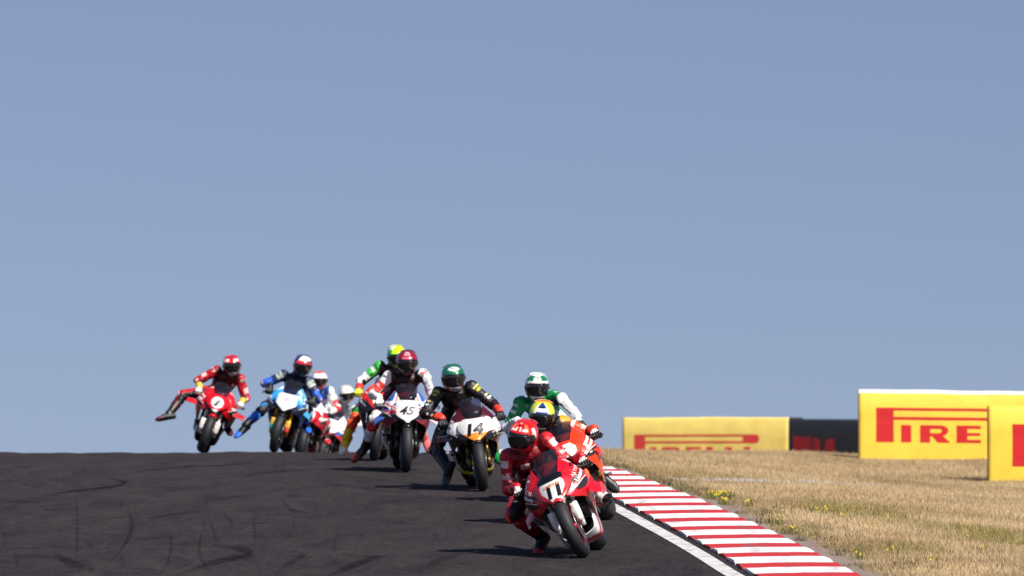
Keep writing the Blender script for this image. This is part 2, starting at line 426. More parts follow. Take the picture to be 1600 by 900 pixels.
# --- kerb made of painted blocks
def kerb_paint(name, c, lo):
    m, n, b = new_mat(name); geo = node(n, 'ShaderNodeNewGeometry')
    q = node(n, 'ShaderNodeTexNoise'); q.inputs['Scale'].default_value = 9; q.inputs['Detail'].default_value = 8; q.inputs['Roughness'].default_value = .7
    n.links.new(geo.outputs['Position'], q.inputs['Vector'])
    rp = node(n, 'ShaderNodeValToRGB'); e = rp.color_ramp.elements
    e[0].position = .3; e[0].color = (*lo, 1); e[1].position = .46; e[1].color = (*c, 1)
    n.links.new(q.outputs[0], rp.inputs[0]); n.links.new(rp.outputs[0], b.inputs['Base Color']); b.inputs['Roughness'].default_value = .62
    mp = node(n, 'ShaderNodeMapping'); mp.inputs['Scale'].default_value = (1.6, .35, 1.); n.links.new(geo.outputs['Position'], mp.inputs[0])
    q2 = node(n, 'ShaderNodeTexNoise'); q2.inputs['Scale'].default_value = 2.4; q2.inputs['Detail'].default_value = 6; n.links.new(mp.outputs[0], q2.inputs['Vector'])
    r2 = node(n, 'ShaderNodeMapRange'); r2.inputs[1].default_value = .56; r2.inputs[2].default_value = .74; r2.inputs[3].default_value = 0; r2.inputs[4].default_value = .55; n.links.new(q2.outputs[0], r2.inputs[0])
    mxk = node(n, 'ShaderNodeMix', data_type='RGBA'); n.links.new(r2.outputs[0], mxk.inputs[0]); n.links.new(rp.outputs[0], mxk.inputs[6]); mxk.inputs[7].default_value = (.10, .09, .09, 1)
    n.links.new(mxk.outputs[2], b.inputs['Base Color'])
    bp = node(n, 'ShaderNodeBump'); bp.inputs['Strength'].default_value = .3; bp.inputs['Distance'].default_value = .006
    n.links.new(q.outputs[0], bp.inputs['Height']); n.links.new(bp.outputs[0], b.inputs['Normal'])
    return m
KR = kerb_paint('kerb_red_paint', (.50, .018, .02), (.32, .05, .05)); KWm = kerb_paint('kerb_white_paint', (.80, .79, .78), (.58, .56, .54))
kerb = strip('kerb', 30, 140, .5, kerb_in, kerb_out, -.03, solid('kerb_concrete', (.25, .23, .22), .9, bump=.4, bscale=80.), 2)
d = 34.2; k = 0
while d < 128:
    L = (.76, .94)[k % 2] * (1 + .12 * (random.random() - .5)); v = []; c = 8
    top = (.026, .030)[k % 2]
    for j in range(4):
        dd = d + L * j / 3
        for i in range(c + 1):
            t = i / c; rise = .014 * math.sin(math.pi * min(1, t * 1.2) * .5)
            yy = dd + (random.random() - .5) * .05 * (j in (0, 3)) - .05 * t
            x = float(kerb_in(yy)) + KW * t + (random.random() - .5) * (.02 if i in (0, c) else 0)
            v.append((x, yy, float(zt(yy)) + top * (.55 + .45 * (j in (1, 2))) + rise))
    w = c + 1
    f = [(j * w + i, j * w + i + 1, (j + 1) * w + i + 1, (j + 1) * w + i) for j in range(3) for i in range(c)]
    base = len(v)                                             # skirt
    ring = list(range(w)) + [j * w + c for j in range(1, 4)] + [3 * w + i for i in range(c - 1, -1, -1)] + [j * w for j in (2, 1)]
    for r in ring: v.append((v[r][0], v[r][1], v[r][2] - .09))
    for a in range(len(ring)):
        a2 = (a + 1) % len(ring); f.append((ring[a2], ring[a], base + a, base + a2))
    o = mobj('kerb_block', v, f, (KR, KWm)[k % 2], kerb, smooth=False)
    d += L; k += 1
kerb['kind'] = 'structure'

# --- bare verge beside the kerb
m, n, b = new_mat('bare_soil')
geo = node(n, 'ShaderNodeNewGeometry'); q = noise(14, 6, geo.outputs['Position'], .7)
rp = node(n, 'ShaderNodeValToRGB'); e = rp.color_ramp.elements
e[0].position = .3; e[0].color = (.12, .09, .075, 1); e[1].position = .65; e[1].color = (.30, .225, .19, 1)
n.links.new(q.outputs[0], rp.inputs[0]); n.links.new(rp.outputs[0], b.inputs['Base Color']); b.inputs['Roughness'].default_value = .95
bp = node(n, 'ShaderNodeBump'); bp.inputs['Strength'].default_value = .7; bp.inputs['Distance'].default_value = .02
n.links.new(q.outputs[0], bp.inputs['Height']); n.links.new(bp.outputs[0], b.inputs['Normal'])
v = []; ds = np.arange(31, 130, .3); w = 5
for dd in ds:
    wid = .34 + .12 * math.sin(dd * 1.7) + .1 * math.sin(dd * .63 + 1)
    xx = np.linspace(float(kerb_out(dd)) - .03, float(kerb_out(dd)) + wid, w); zz = zg(xx, np.full(w, dd))
    for i in range(w): v.append((xx[i], dd, zz[i] + .012 - .03 * (i == w - 1)))
f = [(j * w + i, j * w + i + 1, (j + 1) * w + i + 1, (j + 1) * w + i) for j in range(len(ds) - 1) for i in range(w - 1)]
verge = mobj('soil_verge', v, f, m); verge['kind'] = 'structure'

# --- rubber marks on the asphalt
m, n, b = new_mat('rubber_marks')
geo = node(n, 'ShaderNodeNewGeometry'); q = noise(6, 6, geo.outputs['Position'], .7)
b.inputs['Base Color'].default_value = (.0085, .008, .0105, 1); b.inputs['Roughness'].default_value = 1.; b.inputs['Specular IOR Level'].default_value = .03
a_ = node(n, 'ShaderNodeAttribute', attribute_name='Col')
r = node(n, 'ShaderNodeMapRange'); r.inputs[1].default_value = .3; r.inputs[2].default_value = .62; r.inputs[3].default_value = .15; r.inputs[4].default_value = 1.
n.links.new(q.outputs[0], r.inputs[0])
mu = node(n, 'ShaderNodeMath', operation='MULTIPLY'); n.links.new(r.outputs[0], mu.inputs[0]); n.links.new(a_.outputs['Fac'], mu.inputs[1])
tr = node(n, 'ShaderNodeBsdfTransparent'); ms = node(n, 'ShaderNodeMixShader'); out = n.nodes['Material Output']
n.links.new(mu.outputs[0], ms.inputs[0]); n.links.new(tr.outputs[0], ms.inputs[1]); n.links.new(b.outputs[0], ms.inputs[2]); n.links.new(ms.outputs[0], out.inputs[0])
RUBM = m
marks = [([(30, 782), (100, 770), (165, 762), (193, 756), (188, 751), (160, 746)], 8, .85), ([(195, 742), (235, 735), (300, 729), (360, 726), (405, 715)], 7, .8),
         ([(375, 747), (400, 741), (450, 736), (545, 732)], 6, .6), ([(200, 795), (206, 820), (196, 850), (165, 888)], 5, .6),
         ([(85, 863), (110, 880), (150, 893)], 7, .6), ([(270, 902), (320, 884), (360, 874), (387, 866), (372, 857), (335, 853)], 11, .9),
         ([(510, 902), (560, 881), (600, 867)], 10, .75), ([(120, 772), (121, 830), (119, 884)], 3, .4), ([(262, 830), (268, 850), (262, 880), (250, 898)], 3, .45),
         ([(395, 800), (398, 830), (400, 850)], 4, .4), ([(325, 800), (312, 850), (318, 880), (335, 895)], 3.5, .45), ([(440, 782), (458, 798), (490, 804)], 6, .5),
         ([(-10, 752), (10, 753)], 8, .7), ([(430, 895), (455, 880), (474, 867), (452, 860)], 9, .5), ([(655, 893), (690, 876), (715, 866)], 9, .45),
         ([(325, 800), (335, 835), (345, 853)], 3, .4), ([(230, 812), (260, 806), (330, 796)], 6, .55),
         ([(0, 724), (36, 723)], 5, .5), ([(340, 727), (385, 724), (420, 712)], 5, .5), ([(530, 820), (522, 850), (530, 880)], 3, .35), ([(350, 800), (362, 820), (352, 828)], 4, .35),
         ([(-10, 868), (80, 872), (160, 886)], 9, .35), ([(490, 752), (540, 760), (620, 768)], 6, .3), ([(560, 800), (600, 786), (680, 775)], 8, .3), 
         ([(470, 880), (480, 872), (440, 868)], 5, .4), ([(0, 780), (20, 784), (70, 786)], 8, .3)]
rm = random.Random(5)
for _ in range(46):
    x0, y0 = rm.uniform(-20, 720), rm.uniform(722, 896); L_ = rm.uniform(50, 190); sl = rm.uniform(-.16, .06); bw = rm.uniform(-9, 9)
    if rm.random() < .35: marks.append(([(x0, y0 - 24), (x0 + rm.uniform(-14, 14), y0), (x0 + rm.uniform(-22, 10), min(899, y0 + 24))], rm.uniform(1.6, 3.), rm.uniform(.14, .3)))
    else: marks.append(([(x0, y0), (x0 + L_ * .5, max(716, y0 + sl * L_ * .5 + bw * .4)), (x0 + L_, max(714, y0 + sl * L_))], rm.uniform(2., 5.), rm.uniform(.14, .36)))
for pts, wpx, al in marks:
    g = [on_track(*q) for q in pts]; c = cr([tuple(q) for q in g], np.linspace(0, 1, 26)); v = []; cl = []
    for i in range(26):
        t = i / 25; tp = math.sin(math.pi * min(1, max(.03, t))) ** .6
        dirv = Vector(c[min(i + 1, 25)]) - Vector(c[max(i - 1, 0)]); dirv.z = 0; dirv.normalize(); sd = Vector((dirv.y, -dirv.x, 0))
        # across the view a mark of wpx rows is metres deep on the ground
        wd = (wpx / 150 + abs(sd.y) * wpx * .11) * .5 * tp
        for s in (-1, -.5, .5, 1):
            x, y = c[i][0] + sd.x * wd * s, c[i][1] + sd.y * wd * s
            v.append((x, y, float(zt(y)) + .006)); cl.append([min(1, al * .68) * tp * (0 if abs(s) == 1 else 1)] * 3)
    f = [(j * 4 + i, j * 4 + i + 1, (j + 1) * 4 + i + 1, (j + 1) * 4 + i) for j in range(25) for i in range(3)]
    mobj('tyre_mark', v, f, RUBM, track, cols=cl)

# ================================================================== BARRIERS
def vinyl(name, c, fade=.0):
    m, n, b = new_mat(name); tc = node(n, 'ShaderNodeTexCoord')
    q = node(n, 'ShaderNodeTexNoise'); q.inputs['Scale'].default_value = 2.2; q.inputs['Detail'].default_value = 7; n.links.new(tc.outputs['Object'], q.inputs['Vector'])
    rp = node(n, 'ShaderNodeValToRGB'); e = rp.color_ramp.elements
    e[0].position = .3; e[0].color = (*[x * .88 for x in c], 1); e[1].position = .6; e[1].color = (*c, 1)
    n.links.new(q.outputs[0], rp.inputs[0]); n.links.new(rp.outputs[0], b.inputs['Base Color']); b.inputs['Roughness'].default_value = .5
    bp = node(n, 'ShaderNodeBump'); bp.inputs['Strength'].default_value = .35; bp.inputs['Distance'].default_value = .05
    n.links.new(q.outputs[0], bp.inputs['Height']); n.links.new(bp.outputs[0], b.inputs['Normal'])
    return m
YEL = vinyl('yellow_vinyl', (.88, .60, .06)); YELF = vinyl('pale_yellow_vinyl', (.86, .66, .17)); REDV = vinyl('red_print', (.60, .014, .016)); REDF = vinyl('pale_red_print', (.66, .05, .045))  # farthest panel has a paler yellow and red than the nearer ones
BLKV = vinyl('black_vinyl', (.028, .030, .036)); WHV = vinyl('white_vinyl', (.78, .76, .70)); GAPM = solid('dark_seam', (.02, .02, .022), .8)
def poly_letters():
    """outlines of the seven letters, cap height 1; the first letter's bowl runs over all the others"""
    R = []
    def rect(x0, y0, x1, y1): R.append([(x0, y0), (x1, y0), (x1, y1), (x0, y1)])
    def letter_I(x): rect(x, 0, x + .30, .50)
    def letter_R(x):
        rect(x, 0, x + .30, .50); rect(x + .30, .40, x + .60, .50); rect(x + .30, .19, x + .60, .27)
        for k in range(8):                     # bowl
            a0, a1 = -math.pi / 2 + math.pi * k / 8, -math.pi / 2 + math.pi * (k + 1) / 8
            cx, cy = x + .60, .345
            R.append([(cx + .045 * math.cos(a0), cy + .06 * math.sin(a0)), (cx + .24 * math.cos(a0), cy + .155 * math.sin(a0)),
                      (cx + .24 * math.cos(a1), cy + .155 * math.sin(a1)), (cx + .045 * math.cos(a1), cy + .06 * math.sin(a1))])
        R.append([(x + .36, .19), (x + .52, 0), (x + .90, 0), (x + .66, .20)])
    def letter_E(x):
        rect(x, 0, x + .32, .50); rect(x + .32, .41, x + .72, .50); rect(x + .32, .205, x + .70, .285); rect(x + .32, 0, x + .72, .085)
    def letter_L(x): rect(x, 0, x + .32, .50); rect(x + .32, 0, x + .66, .10)
    rect(0, 0, .52, 1.0)                                   # stem
    END = 5.62
    rect(.52, .925, END, 1.0); rect(.52, .655, END, .735)   # bars of the long bowl
    rect(END - .6, .735, END, .925)
    for k in range(8):
        a0, a1 = -math.pi / 2 + math.pi * k / 8, -math.pi / 2 + math.pi * (k + 1) / 8
        R.append([(END, .8275), (END + .15 * math.cos(a0), .8275 + .1725 * math.sin(a0)), (END + .15 * math.cos(a1), .8275 + .1725 * math.sin(a1))])
    letter_I(.74); letter_R(1.30); letter_E(2.38); letter_L(3.32); letter_L(4.20); letter_I(5.06)
    return R
def barrier(name, a, b_, h, thick, cover, label, cat, group, top_mat=None, sag=.006, nseg=60):
    """inflated block wall from a to b_ (points on the ground), facing the camera"""
    a, b_ = Vector(a), Vector(b_); d = b_ - a; L = d.length; d.normalize(); hz = Vector((d.x, d.y, 0)).normalized()
    back = Vector((-hz.y, hz.x, 0)); back = back if back.y > 0 else -back; up = Vector((0, 0, 1))
    M = Matrix.Translation(a) @ Matrix((hz, back, up)).transposed().to_4x4()
    root = empty(name, M); tag(root, label, cat, group)
    slope = d.z / max(1e-6, math.hypot(d.x, d.y)); L = math.hypot((b_ - a).x, (b_ - a).y)
    prof = [(0.004, -.35), (0., .02), (-.012, .35 * h), (-.012, .65 * h), (.0, .95 * h), (.03, h - .005), (.07, h), (thick - .05, h), (thick, h - .05), (thick + .02, .5 * h), (thick, -.35)]
    v = []
    for i in range(nseg + 1):
        x = L * i / nseg; wob = sag * (math.sin(x * 2.1 + a.x) + .6 * math.sin(x * 5.3 + 1) + .5 * math.sin(x * .7))
        for (y, z) in prof: v.append((x, y + (wob * .6 if z > 0 else 0), z + (wob if z > .7 * h else 0) + slope * x))
    w = len(prof)
    f = [(i * w + j, (i + 1) * w + j, (i + 1) * w + j + 1, i * w + j + 1) for i in range(nseg) for j in range(w - 1)]
    f += [tuple(range(w)), tuple(reversed([nseg * w + j for j in range(w)]))]
    cov = mobj('cover', v, f, cover, root)
    me = cov.data; me.materials.append(BLKV); me.polygons[len(f) - 2].material_index = 1; me.polygons[len(f) - 1].material_index = 1
    for q in (len(f) - 2, len(f) - 1): me.polygons[q].use_smooth = False
    bv = BVHTree.FromPolygons(v, f)
    def printed(nm, polys, x0, z0, sz, mat, sxx=1.):
        vv, ff = [], []
        for pl in polys:                                # cut long strips so that they follow the cover
            xs_ = [q[0] for q in pl]; n_ = max(1, int((max(xs_) - min(xs_)) * sz / .35)) if len(pl) == 4 else 1
            if n_ > 1:
                (ax, ay), (bx, by), (cx, cy), (dx, dy) = pl
                for k in range(n_):
                    t0, t1 = k / n_, (k + 1) / n_; i0 = len(vv)
                    vv += [(ax + (bx - ax) * t0, ay, 0), (ax + (bx - ax) * t1, ay, 0), (dx + (cx - dx) * t1, dy, 0), (dx + (cx - dx) * t0, dy, 0)]
                    ff.append((i0, i0 + 1, i0 + 2, i0 + 3))
            else:
                i0 = len(vv); vv += [(q[0], q[1], 0) for q in pl]; ff.append(tuple(range(i0, len(vv))))
        vv = [(q[0] * sz * sxx, q[1] * sz, 0) for q in vv]
        vv = [(q[0], q[1] + slope * (x0 + q[0]), 0) for q in vv]
        return decal(nm, (vv, ff), 1., (x0, 0, z0), (1, 0, 0), (0, 0, 1), bv, mat, cov, .006)
    if top_mat:
        v2 = []
        for i in range(nseg + 1):
            for j in (4, 5, 6, 7): q = v[i * w + j]; v2.append((q[0], q[1] - .004 * (j == 4), q[2] + .004))
        mobj('top_edge', v2, [(i * 4 + j, (i + 1) * 4 + j, (i + 1) * 4 + j + 1, i * 4 + j + 1) for i in range(nseg) for j in range(3)], top_mat, cov)
    return root, printed, L
LOGO = poly_letters()
# wide panel in the middle distance
a = P(1342, 714.5, 118); b_ = P(1668, 718, 117.86)
r, pr, L = barrier('advertising_barrier', a, b_, 1.205, .9, YEL, 'tall yellow barrier block with red lettering, partly hidden by the nearer yellow block', 'barrier', 'yellow advertising barriers', WHV)
sc = 118 / F; pr('lettering', LOGO, 27 * sc, 24.5 * sc, 53.5 * sc, REDV, .985)
# nearest panel at the right edge
a = P(1544.5, 753, 105); b_ = P(1900, 760, 104.82)
r, pr, L = barrier('advertising_barrier', a, b_, 1.205, .9, YEL, 'yellow barrier block cut off by the right edge of the picture, nearest on the grass', 'barrier', 'yellow advertising barriers', None)
sc = 105 / F; pr('lettering', LOGO, 31.5 * sc + 6 * sc, 25.5 * sc, 65.5 * sc, REDV)
# farthest panel on the crest
a = P(972.5, 729, 163); b_ = P(1232, 729, 161)
r, pr, L = barrier('advertising_barrier', a, b_, 1.205, .9, YELF, 'pale yellow barrier with red bars, half sunk behind the grass crest', 'barrier', 'yellow advertising barriers', None)
sc = 162 / F; pr('lettering', LOGO, 21 * sc, 11.5 * sc, 38.5 * sc, REDF, .97)
a = P(1233.5, 736, 150); b_ = P(1352, 738, 148)
r, pr, L = barrier('advertising_barrier', a, b_, 1.18, .9, BLKV, 'black barrier block with red lettering behind the dry grass, between two yellow ones', 'barrier', None, None, .006)
sc = 149 / F
shapes = [[(9, 0), (9, 60), (11, 52), (53, 50), (53, 0)], [(50, 50), (51, 57), (53, 50)], [(57, 0), (57, 49), (68, 49), (74, 44), (74, 0)], [(85, 0), (85, 42), (90, 48), (107, 48), (107, 0)]]
pr('lettering', [[(x * sc, (y + 2) * sc) for x, y in s_] for s_ in shapes], 0, 0.02, 1., REDV)

# ================================================================== MOTORCYCLES
# bike space: x forward, y to the rider's left, z up; origin on the ground under the front axle
WB, RF, RR = 1.44, .300, .322
CACHE = {}
def wheel_mesh(kind, R_, wid, part):
    key = (kind, part)
    if key in CACHE: return CACHE[key]
    v, f = [], []
    seg = 48
    if part == 'tyre':
        prof = []
        hw = wid / 2; cr_h = hw * (.95 if kind == 'f' else .72)
        for k in range(17):
            a = math.pi * k / 16; prof.append((-hw * math.cos(a), R_ - cr_h + cr_h * math.sin(a)))
        prof = [(-hw * .62, R_ - .095), (-hw * .93, R_ - .08)] + prof + [(hw * .93, R_ - .08), (hw * .62, R_ - .095)]
        w = len(prof)
        for i in range(seg):
            a = 2 * math.pi * i / seg
            for (y, r) in prof: v.append((r * math.cos(a), y, r * math.sin(a)))
        for i in range(seg):
            j = (i + 1) % seg
            for k in range(w - 1): f.append((i * w + k, i * w + k + 1, j * w + k + 1, j * w + k))
    elif part == 'rim':
        hw = wid * .36; prof = [(-hw, R_ - .088), (-hw, R_ - .105), (-hw * .6, R_ - .118), (hw * .6, R_ - .118), (hw, R_ - .105), (hw, R_ - .088)]
        w = len(prof)
        for i in range(seg):
            a = 2 * math.pi * i / seg
            for (y, r) in prof: v.append((r * math.cos(a), y, r * math.sin(a)))
        for i in range(seg):
            j = (i + 1) % seg
            for k in range(w - 1): f.append((i * w + k, j * w + k, j * w + k + 1, i * w + k + 1))
        for k in range(5):
            for dlt in (-.16, .16):
                a = 2 * math.pi * k / 5
                tube([(.03 * math.cos(a), 0, .03 * math.sin(a)), ((R_ - .117) * math.cos(a + dlt), 0, (R_ - .117) * math.sin(a + dlt))], [.017, .012], 6, True, v, f)
        tube([(0, -.055, 0), (0, .055, 0)], .032, 12, True, v, f)
    else:
        r1, r0 = (.165, .105) if kind == 'f' else (.11, .06)
        for i in range(seg):
            a = 2 * math.pi * i / seg
            for (y, r) in ((-.003, r0), (-.003, r1), (.003, r1), (.003, r0)): v.append((r * math.cos(a), y, r * math.sin(a)))
        for i in range(seg):
            j = (i + 1) % seg
            for k in range(4): f.append((i * 4 + k, i * 4 + (k + 1) % 4, j * 4 + (k + 1) % 4, j * 4 + k))
    CACHE[key] = make_mesh(part, v, f, {'tyre': RUBBER, 'rim': BLACK, 'disc': DISC}[part])
    return CACHE[key]

# shared fairing surfaces ------------------------------------------------
COWL_ROWS = [(.632, .018, .135), (.668, .062, .118), (.708, .120, .088), (.750, .170, .055), (.795, .192, .025), (.835, .182, -.005), (.870, .140, -.04), (.898, .095, -.07)]
def cowl_ctrl():
    g = []
    for z, hw, x in COWL_ROWS:
        row = []
        for u in (-1, -.72, -.38, 0, .38, .72, 1):
            y = hw * u; row.append((x - 2.4 * y * y - .01 * abs(u) ** 3, y, z - .004 * abs(u) ** 2))
        g.append(row)
    return g
COWL = surf(cowl_ctrl(), 49, 49)
SIDE_COLS = [
    [(-.115, .092, .895), (-.115, .142, .862), (-.095, .180, .80), (-.060, .160, .735), (.02, .085, .672)],
    [(-.19, .118, .955), (-.152, .198, .885), (-.122, .246, .79), (-.090, .228, .700), (-.03, .150, .625)],
    [(-.30, .138, 1.00), (-.25, .222, .91), (-.205, .296, .785), (-.188, .296, .675), (-.16, .235, .565)],
    [(-.44, .152, .99), (-.42, .222, .88), (-.40, .288, .75), (-.39, .288, .60), (-.35, .232, .45)],
    [(-.57, .160, .93), (-.60, .205, .83), (-.62, .240, .69), (-.62, .237, .53), (-.60, .200, .34)],
    [(-.65, .165, .87), (-.70, .198, .75), (-.76, .218, .59), (-.80, .205, .43), (-.80, .165, .26)]]
SIDE = surf(np.array(SIDE_COLS).transpose(1, 0, 2), 64, 60)          # left side, rows top to bottom
SIDE = (SIDE[0], SIDE[1])
def scr_ctrl():
    g = []
    for z, hw, x, bul in ((.888, .098, -.064, .05), (.950, .112, -.125, .065), (1.015, .125, -.205, .08), (1.070, .130, -.30, .085), (1.095, .128, -.38, .085)):
        g.append([(x - bul * abs(u) ** 2.2, hw * u, z - .028 * abs(u) ** 2) for u in (-1, -.7, -.35, 0, .35, .7, 1)])
    return g
SCR = surf(scr_ctrl(), 25, 20)
def belly_ctrl():
    g = []
    for x, hw, zt_, zb in ((-.40, .17, .47, .25), (-.52, .19, .46, .175), (-.70, .185, .42, .14), (-.88, .165, .40, .145), (-1.06, .12, .38, .19)):
        g.append([(x + .03, hw, zt_), (x + .01, hw * 1.02, (zt_ + zb) / 2), (x, hw * .86, zb + .03), (x, hw * .42, zb), (x, 0, zb - .004),
                  (x, -hw * .42, zb), (x, -hw * .86, zb + .03), (x + .01, -hw * 1.02, (zt_ + zb) / 2), (x + .03, -hw, zt_)])
    return g
BELLY = surf(belly_ctrl(), 64, 34)
def tank_secs():
    l, up = Vector((0, 1, 0)), Vector((0, 0, 1)); v, f = [], []
    loft([((-.50, 0, .88), l, up, .10, .05), ((-.56, 0, .885), l, up, .15, .085), ((-.66, 0, .885), l, up, .175, .105), ((-.78, 0, .87), l, up, .165, .105),
          ((-.90, 0, .84), l, up, .12, .085), ((-.99, 0, .82), l, up, .085, .05)], v, f, 24)
    return v, f
def tail_secs():
    l, up = Vector((0, 1, 0)), Vector((0, 0, 1)); v, f = [], []
    loft([((-1.00, 0, .80), l, up, .09, .03), ((-1.12, 0, .83), l, up, .13, .035), ((-1.25, 0, .875), l, up, .13, .05), ((-1.38, 0, .93), l, up, .105, .055),
          ((-1.52, 0, .975), l, up, .06, .035), ((-1.60, 0, .99), l, up, .03, .012)], v, f, 20)
    return v, f
TANK, TAIL = tank_secs(), tail_secs()
def fender_vf():
    v, f = [], []; na, nb = 26, 11
    for i in range(na):
        a = math.radians(57 + 108 * i / (na - 1)); tp = 1 - .25 * abs(i / (na - 1) - .5) * 2
        for j in range(nb):
            b_ = -1 + 2 * j / (nb - 1); y = .076 * b_ * tp; r = RF + .016 - .05 * abs(b_) ** 2.4
            v.append((r * math.cos(a), y, RF + r * math.sin(a)))
    for i in range(na - 1):
        for j in range(nb - 1): f.append((i * nb + j, (i + 1) * nb + j, (i + 1) * nb + j + 1, i * nb + j + 1))
    return v, f
FENDER = fender_vf()
def wing_vf(span, drop, z, chord, sweep, y0=.278, x0=-.12, plate=.06):
    """aero wing on the rider's left: blade plus end plate"""
    v, f = [], []; n_ = 9
    for k in range(n_):
        t = k / (n_ - 1); y = y0 + span * t; zz = z - drop * t ** 1.3; xl = x0 - sweep * t; c = chord * (1 - .25 * t)
        for (dx, dz) in ((0, 0), (-.12 * c, .008), (-.5 * c, .012), (-c, .004), (-c, 0), (-.5 * c, -.004), (-.1 * c, -.006)):
            v.append((xl + dx, y, zz + dz * 2. - .42 * dx))
    for k in range(n_ - 1):
        for i in range(7):
            j = (i + 1) % 7; f.append((k * 7 + i, k * 7 + j, (k + 1) * 7 + j, (k + 1) * 7 + i))
    f.append(tuple(reversed(range(7)))); f.append(tuple((n_ - 1) * 7 + i for i in range(7)))
    if plate: box((x0 - sweep - chord * .45, y0 + span, z - drop - plate * .35), (chord * .8, .006, plate), v, f)
    return v, f
def col_of(h): return np.array(srgb(h))
def grid_cols(v, fn):
    return np.array([fn(p[0], p[1], p[2]) for p in v], 'f')

BIKES = {}
UP_ = Vector((0, 0, 1))
def build_bike(key, px, py, d, lean, yaw, liv, label, group='racing motorcycles coming over the crest'):
    yw, ln = math.radians(yaw), math.radians(lean)
    gp = P(px, py, d); gz = float(zt(d)); c0 = Vector((gp.x, d, gz))
    fw = Vector((math.sin(yw), -math.cos(yw), 0))
    rear = c0 - fw * WB; rz = float(zt(rear.y)); fw = Vector((fw.x, fw.y, (gz - rz) / WB)).normalized()
    lf = Vector((0, 0, 1)).cross(fw).normalized(); up = fw.cross(lf)
    up2 = up * math.cos(ln) - lf * math.sin(ln); lf2 = lf * math.cos(ln) + up * math.sin(ln)
    rt = .058
    org = c0 + up * rt - up2 * rt
    M = Matrix((fw, lf2, up2)).transposed().to_4x4(); M.translation = org
    root = empty('racing_motorcycle', M); tag(root, label, 'motorcycle', group)
    th = liv.get('dive', .0) / WB; pv = Matrix.Translation((-WB, 0, RR))
    SPR = pv @ Matrix.Rotation(th, 4, 'Y') @ pv.inverted()             # fork dive: the sprung mass turns about the rear axle
    BIKES[key] = (root, M, M @ SPR, c0, fw, lf2, up2)
    L = dict(cowl=lambda x, y, z: col_of('#c01020'), side=None, belly=None, tank=None, fender='#c01020', fork='#b0b0b0', wing='#c01020', span=.10, drop=.05, wz=.70, chord=.16, plate=.06, rim=None, screen_edge=None)
    L.update(liv)
    side_fn = L['side'] or L['cowl']; belly_fn = L['belly'] or side_fn; tank_fn = L['tank'] or side_fn
    def shared(name, k, maker, mat, parent=root):
        kk = (k, mat.name)
        if kk not in CACHE: v, f = maker(); CACHE[kk] = make_mesh(name, v, f, mat)
        return link(name, CACHE[kk], parent)
    # wheels
    for kind, R_, w_, x in (('f', RF, .125, 0.), ('r', RR, .198, -WB)):
        wh = link('front_wheel' if kind == 'f' else 'rear_wheel', wheel_mesh(kind, R_, w_, 'rim'), root); wh.location = (x, 0, R_)
        if L['rim']:
            wh.data = wh.data.copy(); wh.data.materials[0] = metal_col(L['rim'])
        link('tyre', wheel_mesh(kind, R_, w_, 'tyre'), wh)
        for s in ((-1, 1) if kind == 'f' else (-1,)):
            dd = link('brake_disc', wheel_mesh(kind, R_, w_, 'disc'), wh); dd.location = (0, s * .072, 0)
    fm = metal_col(L['fork'], .3, .3 if L['fork'] in ('#e6e3dc', '#ece9e2') else .8)
    for s in (-1, 1):
        def fk(s=s):
            v, f = tube([(-.005, s * .112, .27), (0, s * .112, .33), (-.03, s * .112, .40)], [.024, .030, .027], 12)
            tube([(-.03, s * .112, .40), (-.10, s * .110, .56)], [.021, .021], 10, True, v, f)
            tube([(-.09, s * .110, .54), (-.23, s * .108, .86)], [.029, .029], 12, True, v, f)
            tube([(0, s * .085, .30), (0, s * .135, .30)], .018, 8, True, v, f); return v, f
        fo = shared('fork_leg', ('fork', s), fk, fm)
        def cal(s=s):
            v, f = box((-.135, s * .088, .36), (.055, .05, .12), R=Matrix.Rotation(-.35, 3, 'Y')); return v, f
        shared('brake_caliper', ('cal', s), cal, GOLD if L.get('gold') else DARKMETAL, fo)
        def guard(s=s):                                        # flat cover over the fork foot, seen from the front
            v, f = surf([[(.03, s * (.112 - .035), .50), (.045, s * .112, .50), (.03, s * (.112 + .035), .50)],
                         [(.045, s * (.112 - .038), .42), (.06, s * .112, .42), (.045, s * (.112 + .038), .42)],
                         [(.035, s * (.112 - .03), .32), (.05, s * .112, .32), (.035, s * (.112 + .03), .32)]], 7, 7)
            return v, f
        if L.get('guard'):
            v, f = guard(); gcol = L['guard']; cl = np.array([col_of(gcol if p[2] > .40 or not L.get('guard2') else L['guard2'][s > 0]) for p in v])
            mobj('fork_guard', v, f, PAINT, fo, cl, solidify=.006)
    # fender
    cf = L['fender']; v, f = FENDER
    mobj('front_fender', v, f, PAINT, root, np.array([col_of(cf if abs(p[1]) < .05 or not L.get('fender2') else L['fender2']) for p in v]), solidify=.005)
    # cowl, side fairings, belly
    cw = mobj('front_cowl', COWL[0], COWL[1], PAINT, root, grid_cols(COWL[0], L['cowl']), solidify=.006)
    sides = {}
    sv, sf = SIDE
    for s in (1, -1):
        v_, f_ = (sv, flip(sf)) if s == 1 else mirror_y(sv, flip(sf))
        o = mobj('side_fairing', v_, f_, PAINT, root, grid_cols(v_, side_fn), solidify=.006); sides[s] = (o, v_, f_)
    mobj('belly_pan', BELLY[0], BELLY[1], PAINT, root, grid_cols(BELLY[0], belly_fn), solidify=.006)
    mobj('windscreen', SCR[0], SCR[1], SCREEN, root)
    mobj('fuel_tank', TANK[0], TANK[1], PAINT, root, grid_cols(TANK[0], tank_fn))
    mobj('tail_cowl', TAIL[0], TAIL[1], PAINT, root, grid_cols(TAIL[0], tank_fn))
    def seat():
        v, f = box((-1.10, 0, .872), (.24, .21, .035), R=Matrix.Rotation(-.22, 3, 'Y')); return v, f
    shared('seat', 'seat', seat, BLACK)
